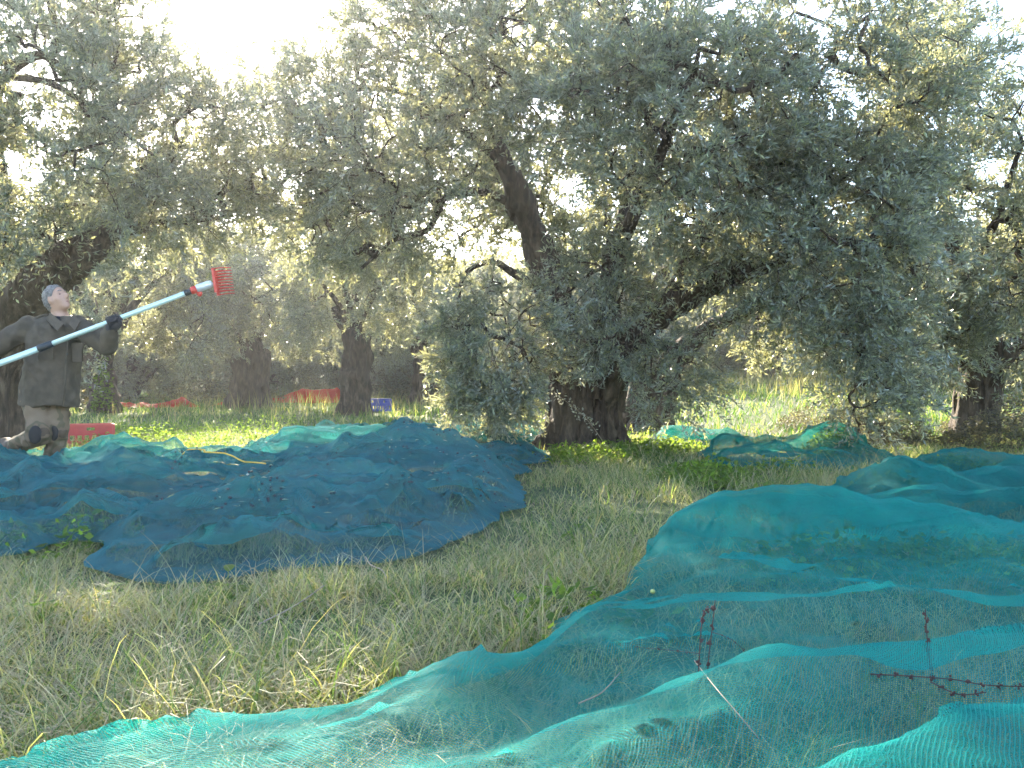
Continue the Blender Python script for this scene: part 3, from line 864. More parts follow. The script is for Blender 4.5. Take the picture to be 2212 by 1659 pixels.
def grow_crown(limbs, blobs, LL=0.072, LW=0.0165, twigs=20, npair=6, tw_len=0.2, cl_r=0.24, seed=1, keep_clear=(), center=None, up=0.35):
    """limbs: list of (points, radii). blobs: (center, radii, number of clusters). Returns (branch mesh builder, leaf verts, leaf quads)"""
    r = np.random.default_rng(seed)
    CL = []
    OUT = []
    for c, rad, n in blobs:
        c = np.asarray(c, float); rad = np.asarray(rad, float)
        d = rand_dirs(n, r)
        q = r.uniform(0.12, 1.0, n) ** 0.45
        p = c + d * rad * q[:, None]
        CL.append(p); OUT.append(d * 0.8)
    CL = np.vstack(CL); OUT = np.vstack(OUT)
    if center is None: center = CL.mean(0)
    OUT = unit(OUT + 0.7 * unit(CL - center))
    gz = ground_z(CL[:, 0], CL[:, 1])
    ok = CL[:, 2] > gz + 0.15
    CL, OUT = CL[ok], OUT[ok]
    # limb nodes
    NP = []; ND = []
    for pts, rad in limbs:
        s = spline(pts, max(6, 4 * len(pts)))
        k0 = len(s) // 3
        NP.append(s[k0:])
    NP = np.vstack(NP)
    # spanning tree from the limbs out to every cluster
    n = len(CL)
    allp = np.vstack([NP, CL])
    m0 = len(NP)
    D = np.linalg.norm(CL[:, None, :] - NP[None], axis=-1)
    best = D.min(1) * 1.0; par = D.argmin(1)
    done = np.zeros(n, bool)
    order = []
    depth = np.zeros(n)
    for _ in range(n):
        b = np.where(done, 1e9, best)
        i = int(b.argmin()); done[i] = True; order.append(i)
        depth[i] = 0 if par[i] < m0 else depth[par[i] - m0] + np.linalg.norm(CL[i] - CL[par[i] - m0])
        dd = np.linalg.norm(CL - CL[i], axis=1) + 0.12 * depth[i] + 0.05
        m = (~done) & (dd < best)
        best[m] = dd[m]; par[m] = i + m0
    cnt = np.ones(n)
    for i in reversed(order):
        if par[i] >= m0: cnt[par[i] - m0] += cnt[i]
    br = MB()
    rad = 0.0045 * np.sqrt(cnt) * 1.25 + 0.002
    for i in order:
        a = allp[par[i]]; b = CL[i]
        L = np.linalg.norm(b - a)
        mid = (a + b) / 2 + r.normal(0, 0.10, 3) * L + np.array([0, 0, 0.06 * L])
        q1 = a * .56 + mid * .44 + r.normal(0, .03, 3) * L
        ra = rad[i] * 1.15 if par[i] < m0 else min(rad[par[i] - m0], rad[i] * 1.3)
        br.tube(spline([a, mid, b], 5), np.linspace(ra, rad[i], 5), 5 if rad[i] > .014 else 3, cap=False)
    # branchlets and twigs
    P, T = [], []
    for i in range(n):
        par_dir = unit((CL[i] - allp[par[i]])[None])[0]
        zf = (CL[i][2] - center[2])
        main = unit((OUT[i] * 0.8 + par_dir * 0.5 + np.array([0, 0, up + 0.25 * np.clip(zf, -1.6, 1.0)]) + r.normal(0, .25, 3))[None])[0]
        m = int(twigs * r.uniform(0.6, 1.35))
        nb = 3
        for b in range(nb):
            d = unit((main + r.normal(0, .55, 3))[None])[0]
            L = cl_r * 2 * r.uniform(0.6, 1.2)
            end = CL[i] + d * L
            end[2] -= 0.18 * L
            pl = np.array([CL[i], CL[i] + d * L * .55 + (0, 0, .03 * L), end])
            br.tube(pl, np.array([.0042, .003, .0015]), 3, cap=False)
            k = max(2, m // nb)
            f = r.uniform(0.1, 1.0, k)
            pp = CL[i] + (end - CL[i]) * f[:, None] + r.normal(0, .02, (k, 3))
            tt = unit(d * 0.75 + r.normal(0, .55, (k, 3)) + np.array([0, 0, 0.12]))
            P.append(pp); T.append(tt)
    P = np.vstack(P); T = np.vstack(T)
    ln = tw_len * r.uniform(0.6, 1.3, len(P))
    V, Q = twigs_to_leaves(P, T, ln, npair, LL, LW, r)
    return br, V, Q

def bark_noise(amp, sc=(7, 7, 1.6), seed=0.0):
    sc = np.array(sc)
    def f(P):
        n = noise(P * sc + seed)
        n2 = noise(P * sc * 2.3 + seed + 5)
        n3 = noise(P * np.array([3, 3, 3.]) + seed + 9)
        return amp * (np.abs(n) * 1.6 - 0.35) + amp * 0.5 * n2 + amp * 0.8 * n3
    return f

def strands(S, base, top_r, foot_r, h, n, r0, rng_, twist=0.25, lean=(0, 0), foot_z=-0.12, k=0.06, core=0.8):
    """fluted old trunk: a ring of merged strands"""
    base = np.asarray(base, float)
    lean = np.array([lean[0], lean[1], 0])
    for i in range(n):
        th = 2 * math.pi * (i + rng_.uniform(-.25, .25)) / n
        fr = foot_r * rng_.uniform(0.8, 1.15)
        def pt(z, rr, tw):
            return base + np.array([math.cos(th + tw) * rr, math.sin(th + tw) * rr, z]) + lean * (z / h)
        pts = [pt(foot_z, fr, 0), pt(0.12 * h, (fr + top_r * 2) / 3 * 1.0, .05), pt(.45 * h, top_r * rng_.uniform(.8, 1.05), twist * .5), pt(h, top_r * rng_.uniform(.85, 1.1), twist)]
        rr = r0 * rng_.uniform(.8, 1.2)
        S.chain(pts, [rr * .75, rr * .95, rr, rr * .9], k)
    S.cap(base + [0, 0, foot_z], base + lean + [0, 0, h], top_r * core * 1.15, top_r * core, k)

def finish_tree(root, trunk_me, limbs, br, V, Q, leafmat='olive_leaf'):
    if trunk_me is not None: link('trunk', trunk_me, root)
    for pts, rad in limbs:
        m = MB()
        s = spline(pts, 6 * len(pts))
        n = len(s)
        rr = np.interp(np.linspace(0, 1, n), np.linspace(0, 1, len(rad)), rad)
        j = 0.18 * noise(s * 2.3) [:, None] * rr[:, None] * unit(noise(s * 3)[:, None] * np.array([1, .7, .3]) + .1)
        m.tube(s + j, rr * (1 + .22 * noise(s * 5)), 10)
        link('limb', m.mesh('limb', MAT['bark']), root)
    link('branches', br.mesh('branches', MAT['bark']), root, kind='stuff')
    link('crown', mesh_np('crown', V, [Q], MAT[leafmat]), root, kind='stuff')

def tall(p, dz=0.0):
    return p

# ---- the big olive
def big_olive():
    r = np.random.default_rng(11)
    base = IM(1258, 968, 11.5); base[2] = float(ground_z(base[0], base[1]))
    root = thing('olive_tree', base, 'huge old olive with thick fluted trunk and spreading crown in the middle', 'tree', 'olive trees of the grove')
    S = SDF([base[0] - 1.5, 8.9, -0.2], [base[0] + 3.6, 12.9, 4.6], 0.029)
    strands(S, base, .38, .64, 1.05, 12, .115, r, .4, k=.018, core=.66)
    S.chain([IM(1150, 975, 11.3), IM(1195, 930, 11.3), IM(1225, 850, 11.3)], [.06, .13, .16], .06)
    S.chain([IM(1365, 978, 11.2), IM(1335, 930, 11.3), IM(1325, 850, 11.4)], [.06, .11, .16], .05)
    L1 = [IM(1228, 830, 11.5), IM(1205, 690, 11.5), IM(1172, 560, 11.4), IM(1125, 440, 11.3), IM(1088, 340, 11.1)]
    S.chain(L1, [.28, .22, .20, .165, .11], .09)
    L2 = [IM(1300, 830, 11.3), IM(1370, 725, 11.1), IM(1450, 655, 10.9), IM(1560, 600, 10.6), IM(1665, 565, 10.2)]
    S.chain(L2, [.27, .20, .18, .15, .10], .09)
    S.chain([IM(1310, 850, 11.1), IM(1345, 775, 10.9), IM(1400, 690, 10.7)], [.15, .10, .05], .05)
    L3 = [IM(1265, 830, 11.8), IM(1300, 680, 12.1), IM(1335, 520, 12.3)]
    S.chain(L3, [.25, .19, .14], .09)
    S.cap(IM(1297, 990, 11.02), IM(1300, 800, 11.03), .085, .07, .03, sub=True)      # the hollow
    S.ell(IM(1297, 905, 11.1), [.11, .2, .35], .04, sub=True)
    S.displace(bark_noise(.07, (9, 9, 1.3)), .18)
    tm = S.mesh('trunk', MAT['bark'])
    limbs = [
        ([IM(1088, 345, 11.1), IM(1055, 250, 10.8), IM(1040, 120, 10.5), IM(1060, -40, 10.2)], [.10, .075, .05, .03]),
        ([IM(1660, 568, 10.2), IM(1750, 530, 9.7), IM(1830, 520, 9.3), IM(1890, 560, 9.1)], [.10, .07, .05, .03]),
        ([IM(1335, 530, 12.3), IM(1370, 380, 12.4), IM(1420, 200, 12.2), IM(1450, 0, 11.8)], [.13, .10, .07, .04]),
        ([IM(1150, 470, 11.3), IM(1055, 418, 11.2), IM(965, 425, 11.0), IM(925, 495, 10.8), IM(850, 520, 10.6), IM(780, 580, 10.4)], [.06, .05, .045, .04, .03, .02]),
        ([IM(1085, 350, 11.1), IM(960, 250, 10.8), IM(820, 190, 10.6), IM(640, 232, 10.4)], [.06, .045, .03, .015]),
        ([IM(1190, 640, 11.4), IM(1110, 590, 11.2), IM(1060, 565, 11.0), IM(1000, 600, 10.6), IM(990, 700, 10.3)], [.06, .05, .035, .03, .015]),
        ([IM(1270, 760, 11.3), IM(1330, 560, 10.3), IM(1420, 350, 9.1), IM(1500, 150, 8.3)], [.12, .09, .06, .03]),
        ([IM(1420, 680, 11.0), IM(1540, 480, 10.6), IM(1680, 300, 10.0), IM(1800, 120, 9.6)], [.10, .08, .05, .03]),
        ([IM(1300, 780, 11.9), IM(1430, 600, 13), IM(1580, 430, 14), IM(1720, 300, 14.5)], [.12, .10, .07, .04]),
        ([IM(1240, 740, 11.8), IM(1150, 520, 13), IM(1080, 300, 14), IM(1000, 180, 14.5)], [.12, .09, .06, .03]),
    ]
    B = [
        (IM(1080, 730, 10.2), (.66, .6, .85), 78), (IM(1040, 850, 10.3), (.45, .4, .22), 20),
        (IM(1290, 630, 10.2), (.62, .5, .85), 50),
        (IM(1440, 790, 10.4), (.38, .4, .40), 20),
        (IM(1560, 470, 9.9), (1.15, 1.0, .75), 110),
        (IM(1480, 250, 8.8), (1.5, .9, 1.0), 150),
        (IM(1820, 500, 9.2), (1.0, .9, 1.05), 120),
        (IM(1880, 740, 9.5), (.55, .5, .75), 50), (IM(1870, 890, 9.4), (.25, .3, .35), 9),
        (IM(1200, 120, 9.8), (1.7, 1.1, .95), 165),
        (IM(850, 320, 10.3), (1.35, 1.0, .85), 120), (IM(800, 480, 10.8), (1.0, .8, .5), 50),
        (IM(1830, 200, 9.3), (1.3, 1.0, 1.2), 125),
        (IM(660, 210, 10.8), (.8, .8, .55), 34), (IM(920, 80, 10.5), (1.0, .9, .65), 56), (IM(620, 390, 11.6), (1.1, .9, .55), 70), (IM(700, 480, 12), (.8, .8, .4), 30), (IM(1090, 890, 10.5), (.22, .2, .12), 5),
        (IM(1680, 660, 10.2), (.6, .4, .3), 18), (IM(1330, 740, 10.7), (.5, .3, .3), 14),
    ]
    cen = IM(1330, 420, 11.2)
    br, V, Q = grow_crown(limbs + [(L1, None), (L2, None)], B, LL=.083, LW=.023, seed=21, twigs=20, center=cen)
    B2 = [(IM(1400, -190, 11), (3.2, 2.5, .9), 100), (IM(1300, 280, 13.8), (3.2, 1.5, 1.8), 150), (IM(1750, 450, 12.8), (1.3, 1.0, 1.2), 50), (IM(950, 350, 13), (1.6, 1.2, 1.2), 50), (IM(1180, 420, 13.6), (1.2, .8, 1.2), 60), (IM(980, 450, 13.8), (1.4, .8, .7), 50)]
    br2, V2, Q2 = grow_crown(limbs + [(L1, None), (L2, None)], B2, LL=.125, LW=.040, seed=25, twigs=14, npair=5, tw_len=.24, cl_r=.3, center=cen)
    for k in br2.P: br.P.setdefault(k, []).extend([p + br.n for p in br2.P[k]])
    br.V.extend(br2.V); br.n += br2.n
    V = np.vstack([V, V2])
    # keep the view onto the upright limb's dark stretch open
    c = V.reshape(-1, 4, 3).mean(1)
    px = 1106 + c[:, 0] / c[:, 1] * FPX; py = 829.5 - (c[:, 2] - CAMZ) / c[:, 1] * FPX
    k = np.ones(len(c), bool)
    pth = [(1088, 350), (1130, 450), (1180, 570)]
    d, h, sg = line_dist(px, py, [(a, b, 0) for a, b in pth])
    k &= ~((d < 34) & (c[:, 1] < 11.3) & (rng.random(len(c)) < .8))
    d, h, sg = line_dist(px, py, [(1350, 750, 0), (1450, 655, 0), (1560, 605, 0), (1650, 575, 0)])
    k &= ~((d < 24) & (c[:, 1] < 10.8) & (rng.random(len(c)) < .6))
    edge = 812 + 45 * noise2(px * .03, py * .0) + rng.normal(0, 14, len(px))
    k &= ~((px > 1185) & (px < 1350) & (py > edge) & (c[:, 1] < 11.5))
    V = V.reshape(-1, 4, 3)[k].reshape(-1, 3); Q = np.arange(len(V)).reshape(-1, 4)
    finish_tree(root, tm, limbs, br, V, Q)
    print('big olive leaves', len(Q))
big_olive()

def leaning_olive():
    r = np.random.default_rng(12)
    base = IM(1388, 928, 14.5); base[2] = float(ground_z(base[0], base[1]))
    root = thing('olive_tree', base, 'leaning olive trunk half hidden right behind the huge old olive', 'tree', 'olive trees of the grove')
    S = SDF([base[0] - .9, 13.2, -0.1], [base[0] + 2.4, 16, 3.0], 0.035)
    strands(S, base, .3, .42, 1.0, 8, .15, r, .2, lean=(.25, 0))
    S.chain([IM(1415, 850, 14.5), IM(1450, 780, 14.5), IM(1510, 725, 14.5), IM(1590, 680, 14.4), IM(1660, 640, 14.2)], [.3, .22, .15, .12, .09], .08)
    S.chain([IM(1410, 850, 14.6), IM(1400, 740, 15), IM(1380, 620, 15.3)], [.25, .18, .12], .08)
    S.displace(bark_noise(.04, seed=3), .15)
    tm = S.mesh('trunk', MAT['bark'])
    limbs = [([IM(1655, 642, 14.2), IM(1750, 560, 14), IM(1820, 450, 14)], [.09, .06, .03]),
             ([IM(1385, 640, 15.2), IM(1420, 480, 15.4), IM(1500, 320, 15.4)], [.12, .08, .04])]
    B = [(IM(1600, 560, 15), (1.6, 1.2, .7), 60), (IM(1480, 380, 15.6), (1.7, 1.2, 1.2), 60), (IM(1780, 600, 14.6), (1., 1., .9), 46), (IM(1650, 730, 15), (.7, .6, .35), 14)]
    br, V, Q = grow_crown(limbs, B, LL=.12, LW=.034, seed=22, twigs=15, npair=5)
    finish_tree(root, tm, limbs, br, V, Q)
leaning_olive()

def left_olive():
    r = np.random.default_rng(13)
    base = IM(-45, 960, 10.2); base[2] = float(ground_z(base[0], base[1]))
    root = thing('olive_tree', base, 'dark leaning olive at the left edge, its thick limb above the man', 'tree', 'olive trees of the grove')
    S = SDF([base[0] - 1.0, 9.0, -0.2], [base[0] + 2.2, 11.6, 4.2], 0.035)
    strands(S, base, .34, .5, 1.2, 9, .17, r, .2)
    S.chain([IM(-40, 830, 10.2), IM(0, 730, 10.2), IM(60, 640, 10.1), IM(135, 572, 10), IM(215, 520, 9.9)], [.38, .36, .31, .25, .19], .1)
    S.chain([IM(10, 720, 10.3), IM(0, 560, 10.3), IM(-10, 400, 10.2)], [.26, .2, .15], .1)
    S.displace(bark_noise(.045, seed=7), .16)
    tm = S.mesh('trunk', MAT['bark'])
    limbs = [([IM(210, 523, 9.9), IM(270, 470, 9.8), IM(300, 380, 9.7), IM(330, 330, 9.6)], [.17, .10, .06, .03]),
             ([IM(-10, 410, 10.2), IM(-20, 250, 9.9), IM(10, 165, 9.6), IM(90, 120, 9.4), IM(180, 190, 9.2)], [.15, .10, .07, .05, .02]),
             ([IM(10, 165, 9.6), IM(110, 180, 9.2), IM(220, 250, 8.9), IM(330, 335, 8.6)], [.045, .035, .025, .012]),
             ([IM(240, 500, 9.8), IM(380, 480, 10.2), IM(480, 470, 10.6)], [.09, .05, .02])]
    B = [(IM(150, 400, 9.4), (1.2, 1.0, .7), 90), (IM(60, 170, 9.0), (1.0, 1.0, .9), 64), (IM(330, 440, 10), (.9, .8, .45), 52),
         (IM(350, 300, 9.6), (.9, .7, .45), 44), (IM(300, 190, 9.6), (.8, .7, .4), 38), (IM(-170, 350, 9), (1., 1., 1.6), 60), (IM(60, 520, 8.9), (.6, .5, .25), 24), (IM(470, 400, 10.6), (.5, .6, .4), 20),
         (IM(60, -120, 10), (1.6, 1.4, .8), 70), (IM(230, 80, 9.6), (.75, .7, .5), 34), (IM(-350, -50, 10.5), (1.5, 1.5, 1.5), 70), (IM(460, 250, 9.6), (.3, .3, .25), 7)]
    br, V, Q = grow_crown(limbs, B, LL=.082, LW=.0215, seed=23, twigs=19, center=IM(0, 350, 10))
    c = V.reshape(-1, 4, 3).mean(1)
    px = 1106 + c[:, 0] / c[:, 1] * FPX; py = 829.5 - (c[:, 2] - CAMZ) / c[:, 1] * FPX
    d, h, sg = line_dist(px, py, [(-20, 760, 55), (60, 640, 55), (135, 575, 50), (205, 528, 36)])
    k = ~((d < h) & (c[:, 1] < 10.0) & (rng.random(len(c)) < .93))
    V = V.reshape(-1, 4, 3)[k].reshape(-1, 3); Q = np.arange(len(V)).reshape(-1, 4)
    finish_tree(root, tm, limbs, br, V, Q)
left_olive()

def right_olive():
    r = np.random.default_rng(14)
    base = IM(2098, 948, 13); base[2] = float(ground_z(base[0], base[1]))
    root = thing('olive_tree', base, 'olive with straight split trunk at the right edge behind the nets', 'tree', 'olive trees of the grove')
    S = SDF([base[0] - 1.2, 12, -0.2], [base[0] + 1.6, 14, 3.4], 0.033)
    strands(S, base, .2, .27, 1.4, 7, .12, r, .15, lean=(.18, 0))
    S.chain([IM(2115, 800, 13), IM(2090, 740, 13), IM(2080, 620, 12.9), IM(2050, 480, 12.7)], [.26, .16, .13, .09], .07)
    S.chain([IM(2130, 800, 13), IM(2190, 740, 12.9), IM(2280, 690, 12.7)], [.22, .15, .10], .07)
    S.chain([IM(2110, 770, 12.9), IM(2030, 775, 12.6), IM(1980, 820, 12.3)], [.13, .06, .03], .05)
    S.cap(IM(2118, 960, 12.72), IM(2120, 800, 12.75), .05, .05, .03, sub=True)
    S.displace(bark_noise(.035, seed=11), .14)
    tm = S.mesh('trunk', MAT['bark'])
    limbs = [([IM(2050, 485, 12.7), IM(2030, 340, 12.3), IM(2050, 180, 11.8)], [.09, .06, .03]),
             ([IM(2275, 692, 12.7), IM(2330, 560, 12.2), IM(2300, 380, 11.6)], [.10, .07, .04]),
             ([IM(2080, 630, 12.9), IM(2150, 480, 11.8), IM(2200, 330, 11)], [.08, .06, .03])]
    B = [(IM(2100, 540, 12), (1.5, 1.3, 1.2), 120), (IM(2010, 270, 11.2), (.95, 1.0, 1.0), 70), (IM(2280, 380, 11), (.9, 1.0, 1.4), 70),
         (IM(2000, 720, 12.5), (.8, .7, .55), 40), (IM(2190, 640, 11.6), (.7, .7, .45), 30), (IM(2050, 80, 11.5), (.7, .8, .6), 26), (IM(2230, 760, 12.4), (.5, .6, .3), 14)]
    br, V, Q = grow_crown(limbs, B, LL=.10, LW=.027, seed=24, twigs=20, npair=5)
    finish_tree(root, tm, limbs, br, V, Q)
right_olive()

# ---- background olives: three crowns shared, trunks of their own
def generic_crown(seed, rad=3.0, z0=1.6, h=4.4):
    r = np.random.default_rng(seed)
    limbs = []
    for i in range(5):
        th = 2 * math.pi * i / 5 + r.uniform(-.4, .4)
        e = np.array([math.cos(th), math.sin(th), 0])
        limbs.append(([np.array([0, 0, z0 - .45]) + e * .1, e * .55 + [0, 0, z0 + .5], e * 1.2 + [0, 0, z0 + 1.3], e * 1.9 + [0, 0, z0 + 1.9 + r.uniform(-.3, .6)]], [.15, .11, .07, .03]))
    B = []
    for i in range(9):
        th = 2 * math.pi * i / 9 + r.uniform(-.3, .3)
        q = r.uniform(.55, .8) * rad
        B.append((np.array([math.cos(th) * q, math.sin(th) * q, z0 + r.uniform(.5, 1.9)]), (r.uniform(.8, 1.2), r.uniform(.8, 1.2), r.uniform(.7, 1.1)), 34))
    for i in range(5):
        th = 2 * math.pi * i / 5 + r.uniform(-.3, .3)
        B.append((np.array([math.cos(th) * rad * .35, math.sin(th) * rad * .35, z0 + r.uniform(2.3, 3.1)]), (1.2, 1.2, .85), 34))
    for i in range(6):
        th = 2 * math.pi * i / 6 + r.uniform(-.3, .3)
        B.append((np.array([math.cos(th) * rad * .85, math.sin(th) * rad * .85, z0 - .1 + r.uniform(-.3, .3)]), (.6, .6, .6), 13))
    global ground_z
    g = ground_z
    ground_z = lambda x, y: np.zeros(np.shape(x))
    br, V, Q = grow_crown(limbs, B, LL=.14, LW=.040, seed=seed, twigs=15, npair=5, tw_len=.24, cl_r=.3)
    ground_z = g
    print('generic leaves', len(Q))
    lm = []
    for pts, rd in limbs:
        m = MB(); s = spline(pts, 14); m.tube(s, np.interp(np.linspace(0, 1, 14), np.linspace(0, 1, 4), rd), 8); lm.append(m.mesh('limb', MAT['bark']))
    return lm, br.mesh('branches', MAT['bark']), mesh_np('crown', V, [Q], MAT['olive_leaf'])
VAR = [generic_crown(s) for s in (31, 32, 33)]

def trunk_mesh(seed, h=1.5, tr=.26, fr=.4, lean=(0, 0), n=7, burl=0.0, fine=.045):
    r = np.random.default_rng(seed)
    w = max(fr * 1.5 + .3, 1.0)
    S = SDF([-w - .2, -w, -.25], [w + .4, w, h + .9], fine)
    strands(S, (0, 0, 0), tr, fr, h, n, tr * .5, r, r.uniform(-.4, .4), lean=lean, k=.07)
    for i in range(3):
        th = r.uniform(0, 6.28)
        S.cap(np.array([lean[0], lean[1], h * .85]), np.array([lean[0] + math.cos(th) * .55, lean[1] + math.sin(th) * .4, h + .55]), tr * .75, tr * .42, .1)
    for i in range(int(burl)):
        th = r.uniform(0, 6.28); z = r.uniform(.2, .9) * h
        S.ell(np.array([math.cos(th) * tr + lean[0] * z / h, math.sin(th) * tr, z]), [tr * .5, tr * .5, tr * .7], .08)
    S.displace(bark_noise(.085, (5, 5, 1.5), seed), .22)
    return S.mesh('trunk', MAT['bark'])

def bg_olive(x, y, label, tm, var, rz, sc, group='olive trees of the grove', lift=0.0):
    z = float(ground_z(x, y))
    root = thing('olive_tree', (x, y, z), label, 'tree', group)
    lm, bm, cm = VAR[var]
    link_t = bpy.data.objects.new('trunk', tm); C.objects.link(link_t); link_t.parent = root
    for nm, me, kd in [('limb', m, None) for m in lm] + [('branches', bm, 'stuff'), ('crown', cm, 'stuff')]:
        o = bpy.data.objects.new(nm, me); C.objects.link(o); o.parent = root
        o.rotation_euler = (0, 0, rz); o.scale = (sc, sc, sc); o.location = (0, 0, lift)
        if kd: o['kind'] = kd
    return root

def at(px, d):
    return (px - 1106.0) / FPX * d
tmA = trunk_mesh(51, 1.55, .36, .74, (.14, 0), 7, 9, .045)
tmB = trunk_mesh(52, 1.9, .23, .36, (.08, 0), 6, 6, .04)
tmC = trunk_mesh(53, 1.3, .40, .72, (.2, 0), 5, 5, .045)
tmD = trunk_mesh(54, 1.4, .22, .40, (-.25, 0), 6, 7)
tmE = trunk_mesh(55, 1.3, .22, .3, (.3, 0), 6, 2)
bg_olive(at(535, 24), 24, 'stout knotted olive trunk standing behind the red rake head', tmA, 0, .4, .8, lift=.85)
bg_olive(at(765, 20), 20, 'tall straight olive trunk next to the blue crate', tmB, 1, 1.9, .62, lift=1.25)
bg_olive(at(918, 27), 27, 'broad double olive trunk between blue crate and the big olive', tmC, 2, 2.2, .7, lift=.8)
bg_olive(at(232, 21), 21, 'twisted ivy-clad olive trunk just right of the man', tmD, 2, 4.2, .95, lift=.6)
bg_olive(at(1662, 31), 31, 'small dark forked olive far off on the sunny slope at right', tmE, 0, 2.8, 1.05, lift=.6)
bg_olive(at(842, 34), 34, 'thin reddish olive trunk far behind the blue crate', tmE, 1, .3, 1.0, lift=.6)
FAR = [(-16, 27, 1, .5, 1.0), (-11.5, 33, 0, 3.1, 1.1), (-7.5, 37, 2, 1.2, 1.1), (-2.2, 39, 1, 4.4, 1.15), (2.6, 33, 0, 5.2, 1.05), (5.8, 40, 2, .2, 1.15), (10.2, 39, 1, 2.5, 1.15),
       (13.5, 30, 2, 3.3, 1.05), (14.5, 21, 0, 1.1, 1.0), (18.5, 35, 1, 5.5, 1.15), (-19, 38, 2, 2.0, 1.15), (-14, 45, 1, .9, 1.3), (-5, 49, 0, 3.9, 1.35), (3, 51, 2, 5.0, 1.35), (12, 52, 1, 1.7, 1.35), (21, 48, 0, 4.1, 1.35), (-24, 50, 0, .1, 1.4)]
FL = ['olive at the far left, two rows behind the man', 'distant olive in the second row, left of the knotted trunk', 'distant olive behind the heaped red net', 'distant olive filling the gap right of the double trunk',
      'distant olive seen through the crown of the huge olive', 'distant olive behind the leaning trunk', 'distant olive behind the forked tree on the slope', 'olive on the slope between forked tree and right edge trunk', 'olive just beyond the right frame edge trunk',
      'far olive at the upper right of the slope', 'far olive at the left frame edge, third row', 'rearmost olive left of the sky gap', 'rearmost olive behind the red net', 'rearmost olive straight behind the huge olive', 'rearmost olive above the sunny slope', 'rearmost olive at the right frame edge', 'rearmost olive at the left frame edge']
FT = [tmB, tmD, tmE]
for i, ((x, y, v, rz, sc), lb) in enumerate(zip(FAR, FL)):
    bg_olive(x, y, lb, FT[i % 3], v, rz, sc)

YOUNG = [(-13.5, 30, .75, 0, .3), (-9.6, 31.5, .7, 1, 1.4), (-5.9, 32.5, .72, 2, 2.6), (-2.7, 33.5, .7, 0, 4.0), (.6, 36, .8, 1, 5.1), (8.0, 37, .8, 2, .8), (15.8, 27, .75, 0, 2.1), (-17, 31, .8, 1, 3.3)]
YL = ['low bushy young olive behind the man\'s raised arm', 'low bushy young olive left of the knotted background trunk', 'low bushy young olive above the heaped red net', 'low bushy young olive behind the blue crate', 'low bushy young olive glimpsed left of the huge trunk', 'low bushy young olive at the top of the sunny slope', 'low bushy young olive behind the right-edge trunk', 'low bushy young olive at the left frame edge']
for (x, y, sc, v, rz), lb in zip(YOUNG, YL):
    bg_olive(x, y, lb, tmE, v, rz, sc, 'young olives in the background', lift=-1.05)

# ------------------------------------------------------------------ grass
def frustum_points(n, y0, y1, r, margin=0.2, power=1.0):
    y = y0 + (y1 - y0) * r.random(n) ** power
    x = (r.random(n) * 2 - 1) * y * (1106 / FPX + margin)
    return x, y
def net_top(x, y):
    """how high the netting is held up over a point, or nan where there is none"""
    z = np.full(x.shape, np.nan)
    for nt in NETS:
        P = np.array(nt.outline); lo, hi = P.min(0), P.max(0)
        k = np.nonzero((x > lo[0]) & (x < hi[0]) & (y > lo[1]) & (y < hi[1]))[0]
        if len(k):
            k = k[in_poly(x[k], y[k], nt.outline)]
            if len(k): z[k] = nt.floor(x[k], y[k])
    return z
def surface(x, y):
    """top of cloth or soil straight below a point"""
    best = float(ground_z(x, y))
    for nt in [q for n_ in NETS for q in [n_] + n_.upper]:
        h = nt.bvh.ray_cast(Vector((x, y, 5)), Vector((0, 0, -1)))
        if h[0] is not None: best = max(best, h[0].z)
    return best
def blades(x, y, length, width, r, nseg=3, bend=(0.5, 1.6), tilt=(0.05, 0.6), lim=None):
    n = len(x)
    z = ground_z(x, y) - 0.01
    az = r.uniform(0, 2 * math.pi, n)
    dirh = np.stack([np.cos(az), np.sin(az), np.zeros(n)], 1)
    side = np.stack([-np.sin(az), np.cos(az), np.zeros(n)], 1)
    tw = r.uniform(-.9, .9, n)
    side = unit(side * np.cos(tw)[:, None] + dirh * np.sin(tw)[:, None])
    th = r.uniform(*tilt, n); bd = r.uniform(*bend, n)
    p = np.stack([x, y, z], 1)
    V = np.empty((n, 2 * nseg + 1, 3), np.float32)
    mx = None
    pts = [p.copy()]
    for k in range(nseg):
        a = th + bd * ((k + .5) / nseg) ** 1.3
        step = (length / nseg)[:, None]
        p = p + step * (dirh * np.sin(a)[:, None] + np.array([0, 0, 1.0]) * np.cos(a)[:, None])
        pts.append(p.copy())
    if lim is not None:                                   # pressed down under a net
        top = np.max(np.stack([q[:, 2] for q in pts], 1), 1)
        f = np.clip((lim - z) / np.maximum(top - z, 1e-3), 0.05, 1)
        f = np.where(np.isnan(lim), 1, f)
        for q in pts: q[:, 2] = z + (q[:, 2] - z) * f
    for k in range(nseg):
        w = (width * (1 - .55 * k / nseg))[:, None]
        V[:, 2 * k] = pts[k] - side * w * .5
        V[:, 2 * k + 1] = pts[k] + side * w * .5
    V[:, -1] = pts[-1]
    b = np.arange(n)[:, None] * (2 * nseg + 1)
    Q = np.concatenate([b + np.array([[2*k, 2*k+1, 2*k+3, 2*k+2]]) for k in range(nseg - 1)], 0) if nseg > 1 else np.zeros((0, 4), int)
    T = b + np.array([[2 * nseg - 2, 2 * nseg - 1, 2 * nseg]])
    return V.reshape(-1, 3), Q, T

